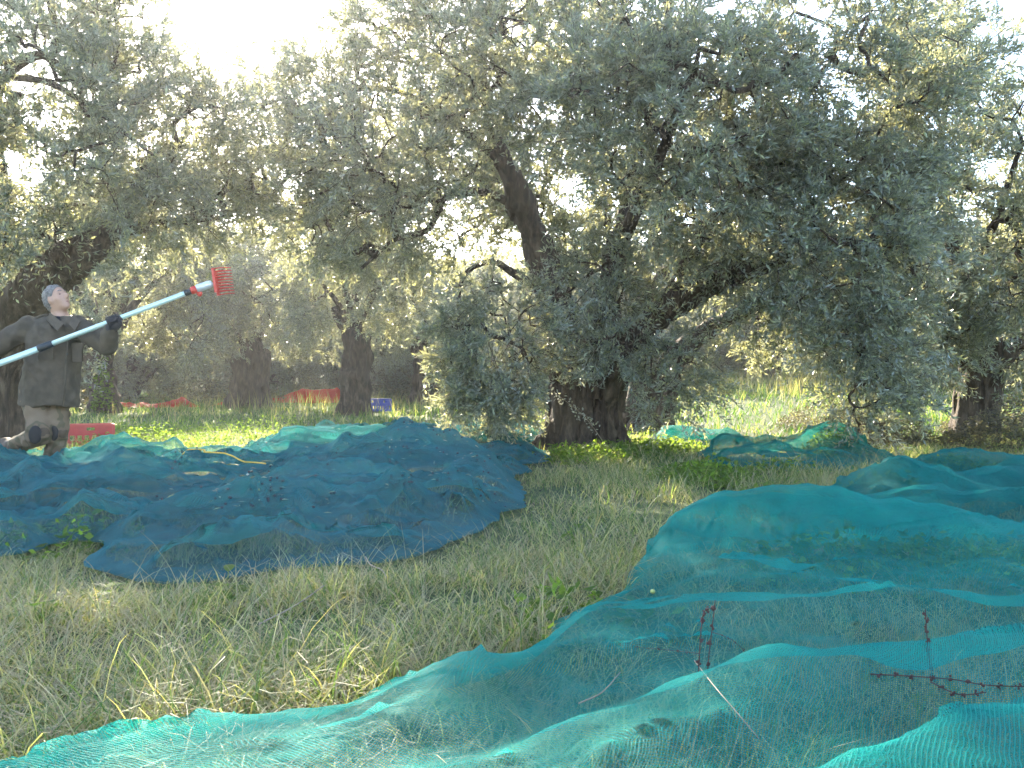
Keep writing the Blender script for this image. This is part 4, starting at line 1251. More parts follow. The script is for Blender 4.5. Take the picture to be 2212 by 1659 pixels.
def grass(name, n, y0, y1, L, W, mat, label, seed, nseg=3, power=1.0, clump=1.6, under=True, bend=(.4, 1.7), tilt=(.05, .7), keep=None, over=0.0):
    r = np.random.default_rng(seed)
    x, y = frustum_points(n, y0, y1, r, power=power)
    dens = noise2(x * clump, y * clump, seed) + .5 * noise2(x * clump * 3, y * clump * 3, seed + 1)
    k = r.random(n) < np.clip(.60 + 1.5 * dens, .06, 1)
    if keep is not None: k &= keep(x, y, r)
    nt = net_top(x, y)
    c = ~np.isnan(nt)
    k &= ~(c & (r.random(n) > (0.55 if under else 0.0)))
    x, y, nt = x[k], y[k], nt[k]
    lim = nt - .025 + over
    ln = r.uniform(L[0], L[1], len(x)) * (0.75 + .6 * np.clip(noise2(x * .8, y * .8, seed + 3) + .4, 0, 1))
    ln = ln * (.42 + .58 * smooth(0, .7, np.minimum(poly_dist(x, y, netF.outline), 9))) if y0 < 10 else ln
    V, Q, T = blades(x, y, ln, r.uniform(W[0], W[1], len(x)), r, nseg, bend, tilt, lim)
    o = link(name, mesh_np(name, V, [Q, T], MAT[mat]), label=label, cat='grass', kind='stuff')
    print(name, len(x), 'blades', len(Q) * 2 + len(T), 'tris')
    return o
no_crate = lambda x, y, r: ~((np.abs(x - at(817, 21.6)) < .6) & (y > 19.5) & (y < 22)) | (r.random(len(x)) < .2)
not_trunk = lambda x, y, r: np.hypot(x - 1.0, y - 11.5) > .45
grass('grass', 86000, 1.3, 4.6, (.09, .27), (.003, .0058), 'grass_near', 'long tangled green and straw grass in the near foreground', 61, 4, .75, bend=(.5, 2.3), tilt=(.1, 1.0))
grass('dry_grass', 52000, 1.4, 8.5, (.16, .42), (.002, .0036), 'grass_dry', 'pale dry stalks lying over the near grass', 62, 4, .8, bend=(.6, 2.1), tilt=(.3, 1.2))
grass('grass', 86000, 4.4, 13, (.08, .22), (.005, .010), 'grass_mid', 'grass between the nets and round the big trunk', 63, 3, .8, keep=not_trunk)
grass('grass', 92000, 12, 40, (.10, .32), (.012, .026), 'grass_far', 'bright sunlit grass under the background olives', 64, 2, .8, keep=no_crate)
def dryzone(x, y, r):
    clear = no_crate(x, y, r)
    px = 1106 + x / y * FPX
    a = (px > 1430) & (px < 1850) & (y > 22)
    b = (px > 380) & (px < 1120) & (y > 19)
    return clear & (a | (b & (r.random(len(x)) < .22)) | (r.random(len(x)) < .05))
grass('dry_grass', 70000, 14, 36, (.25, .62), (.009, .016), 'grass_dry', 'tall pinkish dry grass along the far slope and trunks', 65, 2, .8, keep=dryzone, under=False, bend=(.1, .7), tilt=(.0, .35))

# low leafy weeds and brambles
def weeds(name, spots, per, L, W, mat, label, seed, hgt):
    r = np.random.default_rng(seed)
    Bp = []
    for (x, y, rx, ry, n) in spots:
        a = r.uniform(0, 2 * math.pi, n); q = np.sqrt(r.random(n))
        px = x + np.cos(a) * q * rx; py = y + np.sin(a) * q * ry
        hh = hgt * (1 - .8 * q ** 2) * r.random(n) ** .7 * (.7 + .8 * np.clip(noise2(px * 2, py * 2, seed) + .3, 0, 1))
        Bp.append(np.stack([px, py, ground_z(px, py) + hh], 1))
    B = np.vstack(Bp)
    B = np.repeat(B, per, 0) + r.normal(0, .03, (len(B) * per, 3))
    nt = net_top(B[:, 0], B[:, 1])
    B = B[np.isnan(nt) | (B[:, 2] < nt - .03)]
    B[:, 2] = np.maximum(B[:, 2], ground_z(B[:, 0], B[:, 1]) + .01)
    n = len(B)
    D = rand_dirs(n, r); D[:, 2] = np.abs(D[:, 2]) * .5; D = unit(D)
    Nn = unit(np.array([0, 0, 1.0]) + r.normal(0, .5, (n, 3)))
    Nn = unit(Nn - D * np.sum(Nn * D, 1, keepdims=True))
    V, Q = leaves_geometry(B, D, Nn, r.uniform(*L, n), r.uniform(*W, n), r.uniform(-.5, 1, n))
    link(name, mesh_np(name, V, [Q], MAT[mat]), label=label, cat='weeds', kind='stuff')
weeds('weeds', [(1.5, 10.2, .9, .7, 900), (2.0, 10.9, .5, .6, 500), (.7, 9.3, .7, .5, 600), (1.7, 7.5, .5, .5, 500), (2.6, 8.0, .4, .3, 200), (.2, 2.9, .3, .3, 60), (-2.3, 4.4, .4, .35, 160), (1.95, 5.9, .5, .4, 300)], 3, (.03, .075), (.018, .04), 'weed_leaf', 'low leafy weeds glowing yellow-green round the big trunk', 71, .16)
weeds('weeds', [(-4.6, 11.0, 1.0, .8, 700), (-3.6, 11.8, .6, .6, 300), (-5.6, 13.2, 1.2, .8, 800), (-4.0, 14.2, 1.2, .6, 400)], 3, (.025, .055), (.014, .03), 'weed_leaf', 'low green bushy weeds in the grass behind the red crate', 72, .24)
weeds('mound_weeds', [(2.35, 5.3, .35, .35, 1100), (3.55, 9.5, .3, .3, 700), (3.6, 6.9, .35, .3, 700), (1.5, 3.6, .5, .25, 700), (2.3, 3.4, .5, .4, 900)], 3, (.03, .06), (.02, .04), 'weed_leaf', 'leafy plants showing dimly through the draped teal nets', 73, .42)
weeds('bramble', [(4.9, 11.6, .8, .7, 1700), (6.2, 10.8, .8, .5, 1500), (7.8, 13.2, 1.2, .8, 1700), (5.4, 14.5, .9, .7, 1000)], 4, (.03, .06), (.012, .03), 'bramble_leaf', 'brownish bramble tangle along the foot of the right-hand olive', 74, .55)
weeds('bramble', [(-13, 22, 2.2, 1., 900), (-9.2, 27, 2, 1, 900), (-3.6, 30, 2.2, 1, 900), (-1, 31, 2, 1, 700)], 4, (.06, .12), (.03, .06), 'bramble_leaf', 'brown undergrowth in the background between the trunks', 75, 1.1)

# ------------------------------------------------------------------ the man
MD = 7.4
def M(px, py, dy=0.0):
    return IM(px, py, MD + dy)
def person():
    foot = M(118, 1040); fz = float(ground_z(foot[0], foot[1]))
    # --- joints
    pel = M(102, 845); pelL = M(122, 850, .0); pelR = M(80, 850, .0)
    chest = M(116, 735); neckb = M(133, 690, .02); headc = M(124, 648, .0)
    shL = M(166, 703, -.02); elL = M(232, 748, -.14); wrL = M(240, 706, -.26); hdL = M(244, 692, -.28)
    shR = M(62, 706, .0); elR = M(-8, 752, -.08); wrR = M(-62, 800, -.34)
    knL = M(124, 935, -.05); anL = M(112, 1020, .02); toL = M(122, 1034, -.16); heL = M(108, 1034, .06)
    knR = M(88, 938, -.16); anR = M(24, 966, .10); toR = M(6, 986, .16); heR = M(14, 958, .16)
    anL[2] = max(anL[2], fz + .09)
    toL[2] = fz + .04; heL[2] = fz + .045
    f = unit(np.array([[.86, -.28, .42]]))[0]
    s = unit(np.cross(f, np.array([-.10, 0, 1.0]))[None])[0]
    u = np.cross(s, f)
    A = np.stack([f, s, u], 1)
    H = lambda a, b, c: headc + f * a + s * b + u * c
    # --- continuous body
    S = SDF([M(-95, 0)[0], MD - .75, fz - .05], [M(285, 0)[0], MD + .45, M(0, 596)[2]],   .0125)
    S.ell(H(-.012, 0, .035), [.098, .076, .096], .02, A)
    S.ell(H(.028, 0, -.045), [.062, .054, .068], .04, A)
    S.ell(H(.066, 0, -.095), [.026, .026, .022], .03, A)
    S.chain([H(.082, 0, .03), H(.112, 0, -.008), H(.104, 0, -.022)], [.010, .015, .014], .012)
    for k in (-1, 1):
        S.cap(H(.078, .012 * k, .042), H(.066, .045 * k, .040), .013, .012, .015)
        S.ell(H(-.004, .077 * k, -.005), [.026, .012, .036], .008, A)
        S.ell(H(.058, .036 * k, -.025), [.022, .02, .022], .025, A)
    S.cap(H(.082, -.018, -.058), H(.082, .018, -.058), .010, .010, .012)
    S.cap(H(-.035, 0, -.05), neckb, .056, .062, .04)
    S.cap(neckb, chest, .065, .085, .04); S.cap(chest, pel, .085, .075, .05)
    for sh, el, wr in ((shL, elL, wrL), (shR, elR, wrR)):
        S.cap(chest + (0, 0, .09), sh, .06, .05, .03)
        S.chain([sh, el, wr], [.055, .043, .030], .03)
    for hp, kn, an, to, he in ((pelL, knL, anL, toL, heL), (pelR, knR, anR, toR, heR)):
        S.chain([hp, kn, an], [.060, .050, .038], .03)
        S.chain([he, an, to], [.035, .045, .035], .03); S.cap(he, to, .035, .03, .03)
    ax = unit((M(410, 632, -.05) - M(-60, 808, -.42))[None])[0]     # pole direction
    def hand(S, c, wr, k=.008, grow=0.0):
        """a palm, four fingers wrapped round the pole and a thumb closing from the other side"""
        back = unit((wr - c)[None])[0]
        back = unit((back - ax * (back @ ax))[None])[0]               # from pole towards the wrist
        o = np.cross(ax, back)                                       # the side the fingers go over
        palm = c + back * .045 - o * .012
        S.cap(wr, palm, .030 + grow, .034 + grow, .02)
        S.cap(palm + ax * .028, palm - ax * .032, .022 + grow, .020 + grow, .02)
        for q, t in enumerate((.034, .012, -.011, -.033)):
            ln = (1.0, 1.08, 1.02, .85)[q]
            b0 = palm + ax * t - o * .014
            p = [b0]
            for ang in (200, 255, 315, 15):
                a = math.radians(180 - (ang - 180) * ln)
                p.append(c + ax * (t * .95) + (.034 + grow * .5) * (-np.cos(a) * back * -1 + -np.sin(a) * o))
            S.chain(p, [.0105 + grow, .0105 + grow, .0098 + grow, .0092 + grow, .0082 + grow], k)
        S.chain([palm + ax * .03 + o * .004, c + back * .028 + o * .028 + ax * .052, c + o * .034 + ax * .045, c + o * .030 - back * .02 + ax * .03], [.014 + grow, .0125 + grow, .011 + grow, .009 + grow], k)
    hand(S, hdL, wrL); 
    hdR = M(-52, 804, -.40)
    hand(S, hdR, wrR)
    me = S.mesh('person', MAT['skin'])
    root = link('person', me, label='grey-haired man in dark work jacket looking up, holding the long rake pole', cat='person')
    def part(name, me, label=None, parent=root):
        return link(name, me, parent, label=label)
    # --- hair
    S = SDF(headc - .17, headc + .17, .0065)
    S.ell(H(-.016, 0, .040), [.107, .086, .104], .02, A)
    S.ell(H(-.06, 0, -.025), [.05, .07, .06], .03, A)
    S.displace(lambda P: .010 * noise(P * 55) + .009 * noise(P * 26), .04)
    S.clip(lambda P: ((P - headc) @ f) - .012 - .58 * ((P - headc) @ u))
    S.ell(H(-.0, .078, -.012), [.026, .03, .034], .006, A, sub=True); S.ell(H(-.0, -.078, -.012), [.026, .03, .034], .006, A, sub=True)
    part('hair', S.mesh('hair', MAT['hair']), 'short grey hair')
    for k in (-1, 1):
        m = MB(); m.ball(H(.0725, .031 * k, .017), (.009, .011, .007), 10, 6, A); part('eye', m.mesh('eye', MAT['eye']))
        m = MB(); m.tube(spline([H(.088, .014 * k, .044), H(.085, .03 * k, .051), H(.070, .05 * k, .044)], 6), [.003, .0045, .0045, .0045, .004, .002], 6); part('eyebrow', m.mesh('eyebrow', MAT['hair']))
    m = MB(); m.tube(spline([H(.086, -.022, -.060), H(.0925, 0, -.059), H(.086, .022, -.060)], 7), [.002, .004, .0045, .0045, .0045, .004, .002], 6); part('lips', m.mesh('lips', MAT['lip']))
    # --- shirt seen in the collar
    S = SDF(neckb - .2, neckb + .2, .009)
    S.cap(neckb + (-.002, -.02, .022), chest + (.01, -.02, .03), .068, .12, .03)
    S.clip(lambda P: P[:, 2] - (neckb[2] + .022))
    part('shirt', S.mesh('shirt', MAT['shirt']), 'black shirt showing in the open collar')
    # --- jacket
    S = SDF([M(-80, 0)[0], MD - .55, M(0, 905)[2]], [M(280, 0)[0], MD + .42, M(0, 655)[2]], .0105)
    hem = M(106, 878)
    sc_ = np.array([1.0, .72, 1.0])
    for a, b, ra, rb in ((M(115, 715), M(112, 770), (.20, .145, .12), (.20, .15, .14)),):
        pass
    rows = [(690, 133, .085, .085), (702, 122, .175, .11), (720, 117, .205, .14), (750, 115, .215, .155), (785, 113, .215, .16), (820, 111, .22, .165), (850, 108, .225, .17), (876, 107, .232, .175)]
    ra = np.array(rows)
    for py in np.linspace(690, 876, 20):
        px, wx, wy = [np.interp(py, ra[:, 0], ra[:, k]) for k in (1, 2, 3)]
        S.ell(M(px, py, .0), [wx, wy, min(.10, .022 + (py - 690) * .0030)], .05)
    S.chain([M(131, 703, .02), M(66, 709, 0)], [.060, .068], .05); S.chain([M(133, 703, .02), M(164, 708, -.02)], [.060, .066], .05)
    S.chain([shL, shL * .5 + elL * .5, elL, elL * .5 + wrL * .5, wrL * .85 + elL * .15], [.082, .078, .068, .060, .050], .04)
    S.chain([shR, shR * .5 + elR * .5, elR, elR * .5 + wrR * .5, wrR * .9 + elR * .1], [.088, .080, .068, .060, .050], .04)
    def wr_(P):
        q = P.copy(); q[:, 2] += .6 * q[:, 0]
        return .010 * np.abs(noise(q * np.array([6, 6, 7.]) + 3)) * 2 + .012 * noise(P * np.array([9, 9, 3.]) + 8) + .005 * noise(P * 22) - .008
    S.displace(wr_, .05)
    hz = hem[2]
    S.clip(lambda P: np.where(np.hypot((P[:, 0] - hem[0]) / .33, (P[:, 1] - MD) / .3) < 1, (hz - .012 * np.sin(P[:, 0] * 18)) - P[:, 2], -1))
    nk = neckb + np.array([0, -.03, .03])
    S.cap(nk + (0, 0, .01), nk + (0, 0, .15), .060, .085, .01, sub=True)
    S.ell(neckb + (.02, -.14, -.03), [.030, .09, .06], .01, sub=True)
    jk = part('jacket', S.mesh('jacket', MAT['jacket']), 'dark olive-grey work jacket')
    # collar leaves, placket, pockets, epaulettes, buttons: pieces of the jacket
    def sub(name, m, mat, sm=True): return link(name, m.mesh(name, MAT[mat], sm), jk)
    def sheet(pts, th=.008):
        p = np.array(pts); n = unit(np.cross(p[1] - p[0], p[2] - p[0])[None])[0] * th
        m = MB(); k = len(p); V = np.vstack([p, p + n]); i = np.arange(k)
        m.add(V, np.stack([i, (i + 1) % k, (i + 1) % k + k, i + k], 1), [list(range(k))[::-1]], [list(range(k, 2 * k))]); return m
    fy = -.192
    sub('collar', sheet([M(108, 676, -.075), M(100, 692, -.14), M(124, 716, -.19), M(137, 700, -.15)]), 'jacket', False)
    sub('collar', sheet([M(158, 678, -.065), M(173, 694, -.115), M(162, 714, -.18), M(150, 701, -.15)]), 'jacket', False)
    m = MB(); m.tube([M(148, 722, fy), M(143, 780, fy - .01), M(140, 830, fy - .015), M(137, 878, fy - .02)], .009, 6); sub('placket', m, 'jacket')
    for py in (735, 765, 800, 835):
        m = MB(); m.ball(M(148 - (py - 722) * .07, py, fy - .012), (.008, .005, .008), 8, 5); sub('button', m, 'black_plastic')
    for (x0, x1, y0) in ((82, 118, 738), (156, 180, 742)):
        m = MB(); dp = -.182 if x0 < 120 else -.155
        m.box((M(x0, y0, dp) + M(x1, y0 + 10, dp)) / 2, [(x1 - x0) * .002, .009, .022]); sub('pocket_flap', m, 'jacket', False)
        m = MB(); m.box((M(x0 + 2, y0 + 10, dp + .005) + M(x1 - 2, y0 + 38, dp + .005)) / 2, [(x1 - x0 - 4) * .002, .012, .06]); sub('pocket', m, 'jacket', False)
    m = MB(); m.tube(spline([M(70, 690, -.02), M(88, 683, -.02), M(104, 680, -.01)], 6), .012, 6); sub('epaulette', m, 'jacket')
    m = MB(); m.tube(spline([M(160, 686, -.02), M(170, 690, -.03), M(180, 697, -.04)], 6), .011, 6); sub('epaulette', m, 'jacket')
    # --- trousers
    S = SDF([M(-10, 0)[0], MD - .42, fz], [M(190, 0)[0], MD + .4, M(0, 830)[2]], .0105)
    S.ell(M(104, 850), [.17, .13, .12], .05)
    S.chain([pelL + (.012, .03, 0), knL, anL + (0, 0, .03)], [.100, .078, .070], .025)
    S.chain([pelR - (.012, .02, 0), knR, anR * .86 + knR * .14], [.108, .084, .066], .025)
    S.displace(lambda P: .03 * np.abs(noise(P * np.array([7, 7, 12.]))) + .014 * noise(P * 13 + 4) - .010, .05)
    part('trousers', S.mesh('trousers', MAT['camo']), 'brown camouflage work trousers')
    m = MB(); m.ball(knR + (-.005, -.075, .0), (.058, .022, .078), 14, 8); part('knee_patch', m.mesh('knee_patch', MAT['patch']), 'black worn knee patch')
    m = MB(); m.ball(knL + (.0, -.068, .0), (.048, .02, .066), 14, 8); part('knee_patch', m.mesh('knee_patch', MAT['patch']))
    # --- boots
    for nm, an, he, to, kn in (('boot', anL, heL, toL, knL), ('boot', anR, heR, toR, knR)):
        S = SDF(np.minimum.reduce([an, he, to]) - .2, np.maximum.reduce([an, he, to]) + .2, .009)
        S.cap(an * .75 + kn * .25, an, .066, .062, .03); S.cap(an, he, .06, .05, .03); S.chain([an, (an + to) / 2, to], [.058, .05, .042], .03); S.cap(he, to, .046, .042, .03)
        S.displace(lambda P: .008 * noise(P * 20), .03)
        S.clip(lambda P: fz + .004 - P[:, 2])
        part('boot', S.mesh('boot', MAT['boot']))
    # --- gloves
    for c, w in ((hdL, wrL), (hdR, wrR)):
        S = SDF(np.minimum(c, w) - .12, np.maximum(c, w) + .12, .0048)
        hand(S, c, w, .007, .0035)
        S.cap(w, w + (w - c) * .35, .038, .042, .015)
        part('glove', S.mesh('glove', MAT['glove']), 'black work glove gripping the pole')
    # --- the rake: a thing of its own, held in the hands
    p0 = hdR - ax * .9; pole_end = hdL + ax * (np.linalg.norm(M(406, 634, -.1) - hdL))
    rk = thing('olive_rake', p0, 'long white pole with red shaking rake head, held up by the man', 'rake')
    Lp = np.linalg.norm(pole_end - p0)
    joint = M(92, 745, -.36)
    tj = (joint - p0) @ ax
    joint = p0 + ax * tj
    m = MB(); m.tube([p0, p0 + ax * (tj)], .0255, 14); link('pole', m.mesh('pole', MAT['pole']), rk)
    m = MB(); m.tube([joint, pole_end], .0215, 14); link('pole', m.mesh('pole', MAT['pole']), rk)
    m = MB(); m.tube([joint - ax * .065, joint - ax * .06, joint + ax * .055, joint + ax * .06], [.027, .032, .030, .025], 14); link('clamp', m.mesh('clamp', MAT['black_plastic']), rk)
    up = unit((np.array([0, 0, 1.0]) - ax * ax[2])[None])[0]; sd = np.cross(ax, up)
    e = pole_end
    m = MB(); m.tube([e - ax * .02, e + ax * .035], .026, 12); link('clamp', m.mesh('clamp', MAT['black_plastic']), rk)
    m = MB(); m.tube([e + ax * .03, e + ax * .045, e + ax * .075, e + ax * .085], [.024, .034, .034, .028], 14); m.ball(e + ax * .09 - up * .045, (.024, .02, .026), 12, 8); m.tube([e + ax * .07, e + ax * .09 - up * .045], .014, 8); link('gear_knob', m.mesh('gear_knob', MAT['red_plastic']), rk)
    m = MB(); m.tube([e + ax * .08, e + ax * .09, e + ax * .19, e + ax * .215, e + ax * .22], [.026, .036, .034, .026, .012], 16); m.tube([e + ax * .2, e + ax * .25 - up * .01], .009, 8); link('motor_housing', m.mesh('motor_housing', MAT['grey_metal']), rk)
    hc = e + ax * .25
    tilt = math.radians(6)
    bu = unit((np.array([-.14, 0, 1.0]))[None])[0]; bf = unit(np.array([[.985, -.06, .08]]))[0]; bs = np.cross(bf, bu)
    for k in (-1, 1):
        o_ = hc + bs * .022 * k + bu * .012 * k
        m = MB(); m.box(o_, [.012, .009, .105], np.stack([bf, bs, bu], 1)); link('comb_bar', m.mesh('comb_bar', MAT['red_plastic'], False), rk)
        me_t = None
        for q in range(9):
            b = o_ + bu * (-.098 + .0245 * q)
            m = MB(); m.tube(spline([b, b + bf * .07 + bu * .004, b + bf * .15 - bs * .02 * k], 6), np.linspace(.0062, .0035, 6), 6); link('tine', m.mesh('tine', MAT['red_plastic']), rk)
person()

# ------------------------------------------------------------------ crates
def crate(loc, rz, size, mat, label, slots=6):
    w, l, h = size
    t = thing('harvest_crate', loc, label, 'crate')
    t.rotation_euler = (0, 0, rz)
    def part(name, m, sm=False):
        o = bpy.data.objects.new(name, m.mesh(name, mat, sm)); C.objects.link(o); o.parent = t
    m = MB(); m.box((0, 0, .012), (w / 2 - .004, l / 2 - .004, .008)); part('floor_panel', m)
    for ax_, sg in ((0, 1), (0, -1), (1, 1), (1, -1)):
        W = w if ax_ == 0 else l; D = (l if ax_ == 0 else w) / 2
        m = MB()
        def bx(a0, a1, z0, z1, th=.006, off=0):
            c = [(a0 + a1) / 2, sg * (D - off), (z0 + z1) / 2]; hf = [(a1 - a0) / 2, th, (z1 - z0) / 2]
            if ax_ == 1: c = [c[1], c[0], c[2]]; hf = [hf[1], hf[0], hf[2]]
            m.box(c, hf)
        e = W / 2 - (.0 if ax_ == 0 else .0065)
        bx(-e, e, .0, .05); 
        n = slots if ax_ == 0 else max(3, slots * 2 // 3)
        # lower row of slots, a plain band, upper row with hand hole
        for k in range(n + 1):
            a = -e + (2 * e) * k / n
            bx(max(-e, a - .012), min(e, a + .012), .05, .14)
        bx(-e, e, .14, h * .66)
        hw = .055
        bx(-e, -hw, h * .66, h * .86); bx(hw, e, h * .66, h * .86)
        bx(-e, e, h * .86, h)
        part('side_panel', m)
        m = MB(); c = [0, sg * (D + .008), h - .012]; hf = [W / 2 + .012, .009, .012]
        if ax_ == 1: c = [c[1], c[0], c[2]]; hf = [hf[1], hf[0] - .03, hf[2]]
        m.box(c, hf); part('rim', m)
    for sx in (-1, 1):
        for sy in (-1, 1):
            m = MB(); m.box((sx * (w / 2 + .004), sy * (l / 2 + .004), h * .48), (.014, .014, h * .47)); part('corner_post', m)
    return t
x, y = at(196, 11.2), 11.2
crate((x, y, float(ground_z(x, y)) + .01), .5, (.52, .34, .28), MAT['crate_red'], 'red plastic harvest crate on the grass just behind the man\'s legs')
x, y = at(817, 21.6), 21.6
crate((x, y, float(ground_z(x, y)) + .02), -.75, (.55, .36, .32), MAT['crate_blue'], 'blue plastic harvest crate with slotted sides beside a background trunk')

# ------------------------------------------------------------------ cords
def on_net(px, py, lift=.02):
    """first net or ground point on the sight line through a spot of the photograph"""
    dr = Vector(((px - 1106) / FPX, 1, (829.5 - py) / FPX)).normalized()
    o = Vector((0, 0, CAMZ)); best = 1e9
    for nt in [q for n_ in NETS for q in [n_] + n_.upper]:
        h = nt.bvh.ray_cast(o, dr)
        if h[0] is not None: best = min(best, h[3])
    d = np.linspace(1.2, 40, 4000)
    P = np.array(o)[None] + np.array(dr)[None] * d[:, None]
    k = P[:, 2] < ground_z(P[:, 0], P[:, 1])
    if k.any(): best = min(best, d[int(np.argmax(k))])
    p = np.array(o + dr * best); p[2] += lift
    return p
def cord(pts, label, r=.006):
    a, b = [np.array([p[0], p[1], 0.0]) for p in pts]
    t = np.linspace(0, 1, 140)[:, None]
    s = a + (b - a) * t
    nrm = np.array([-(b - a)[1], (b - a)[0], 0]); nrm /= max(np.linalg.norm(nrm), 1e-6)
    s = s + nrm * (.05 * np.sin(t * 9 + a[0] * 7) + .03 * np.sin(t * 21)) * np.sin(t * math.pi)
    z = np.array([surface(q[0], q[1]) for q in s])
    z = np.array([z[max(0, i - 28):i + 29].max() for i in range(len(z))])
    z = np.array([z[max(0, i - 12):i + 13].mean() for i in range(len(z))])
    s[:, 2] = z + .022
    m = MB(); m.tube(s, r, 6)
    link('cord', m.mesh('cord', MAT['cord']), label=label, cat='cord')
cord([(-2.75, 6.75), (-1.75, 6.05)], 'orange cord snaking over the folds of the dark left net')
cord([(-2.45, 7.0), (-1.85, 6.65)], 'shorter orange cord lying parallel behind the longer one on the dark net')
cord([(-6.7, 10.9), (-5.75, 10.6)], 'yellow cord on the ground left of the man')

# ------------------------------------------------------------------ dry stems through the near net
def dry_stem(pts, label, seeds=6, mat='stem_dry', r=.0015, branch=()):
    root = thing('dry_stem', tuple(pts[0]), label, 'dry stem')
    rr = np.random.default_rng(int(abs(pts[0][0]) * 1000) + seeds)
    s = spline(pts, 30)
    m = MB(); m.tube(s, np.linspace(r, r * .7, 30), 6); link('stalk', m.mesh('stalk', MAT[mat]), root)
    for b in branch:
        sb = spline(b, 14); m = MB(); m.tube(sb, np.linspace(r * .6, r * .3, 14), 5); link('side_stalk', m.mesh('side_stalk', MAT[mat]), root)
        for i in range(3, 14, 2):
            m = MB()
            for q in range(3): m.ball(sb[i] + rr.normal(0, .0012, 3), .0016 * rr.uniform(.7, 1.2), 6, 4)
            link('seed_head', m.mesh('seed_head', MAT['stem_dry']), root)
    for i in range(seeds):
        c = s[int((i + .8) / (seeds + .3) * 29)]
        m = MB()
        for q in range(6): m.ball(c + rr.normal(0, .0026, 3), .0025 * rr.uniform(.6, 1.4), 6, 4)
        link('seed_head', m.mesh('seed_head', MAT['stem_dry']), root)
d0 = 1.95
dry_stem([IM(1528, 1500, d0), IM(1530, 1430, d0), IM(1538, 1360, d0), IM(1545, 1296, d0)], 'taller dark seed stem standing up through the near turquoise net', 5, branch=[[IM(1538, 1365, d0), IM(1585, 1385, d0 + .02), IM(1640, 1440, d0 + .05)]])
dry_stem([IM(1508, 1510, d0 - .02), IM(1510, 1430, d0 - .02), IM(1516, 1345, d0 - .02), IM(1524, 1318, d0 - .02), IM(1545, 1312, d0)], 'bent reddish seed stem leaning on the taller one in the near net', 7, branch=[[IM(1510, 1412, d0 - .02), IM(1450, 1405, d0), IM(1375, 1398, d0 + .03)]])
d1 = 2.0
dry_stem([IM(2018, 1478, d1), IM(2008, 1430, d1), IM(2002, 1370, d1), IM(1999, 1316, d1)], 'single upright red seed stem in the right part of the near net', 11)
def lying(pts, lift=.012): return [on_net(a, b, lift) for a, b in pts]
dry_stem(lying([(1880, 1468), (1960, 1472), (2060, 1480), (2130, 1492), (2230, 1496)]), 'long red seed stem lying across the net below the upright one', 9)
dry_stem(lying([(2010, 1485), (2070, 1512), (2130, 1508)]), 'short red seed stem lying beside the long one', 4)
dry_stem(lying([(1500, 1445), (1540, 1500), (1590, 1560), (1640, 1620)], .02), 'pale bare stalk slanting over the middle fold of the near net', 0, 'stem_pale', .0013)
dry_stem(lying([(1250, 1540), (1300, 1515), (1340, 1470)], .02), 'pale curved twig on the left slope of the near net', 0, 'stem_pale', .0016)
dry_stem(lying([(790, 1290), (800, 1310), (825, 1325), (835, 1345)], .16), 'curled pale dry stem in the open grass', 0, 'stem_pale', .0024)
dry_stem(lying([(560, 1450), (640, 1400), (700, 1350)], .14), 'brown dry stalk slanting through the grass', 0, 'stem_pale', .0024)
m = MB(); c = on_net(1410, 1285, .012); m.ball(c, (.0095, .0095, .008), 10, 7); link('olive', m.mesh('olive', MAT['green_olive']), label='single pale green olive lying on the near net', cat='olive')
# olives and fallen leaves on the dark nets
def litter():
    r = np.random.default_rng(81)
    m = MB(); pts = []
    for _ in range(260):
        px, py = r.uniform(330, 1180), r.uniform(910, 1100)
        if noise2(np.array([px / 60]), np.array([py / 25]), 3)[0] < -.02: continue
        pts.append(on_net(px, py, .008))
    for p in pts:
        m.ball(p, (.008, .008, .0065) if r.random() < .8 else (.010, .0075, .0065), 6, 4)
    link('fallen_olives', m.mesh('fallen_olives', MAT['olive_fruit']), label='dark olives scattered over the folds of the left nets', cat='olives', kind='stuff')
    P = np.array([p for p in pts if r.random() < .8]); P = np.repeat(P, 2, 0) + r.normal(0, .06, (len(P) * 2, 3)) * (1, 1, 0)
    P[:, 2] = [surface(q[0], q[1]) + .008 for q in P]
    D = rand_dirs(len(P), r); D[:, 2] *= .2; D = unit(D)
    Nn = unit(np.array([0, 0, 1.]) + r.normal(0, .3, (len(P), 3))); Nn = unit(Nn - D * np.sum(Nn * D, 1, keepdims=True))
    V, Q = leaves_geometry(P, D, Nn, r.uniform(.03, .05, len(P)), r.uniform(.009, .014, len(P)), r.uniform(0, 1, len(P)))
    link('fallen_leaves', mesh_np('fallen_leaves', V, [Q], MAT['olive_leaf']), label='olive leaves shaken down onto the left nets', cat='leaves', kind='stuff')
litter()

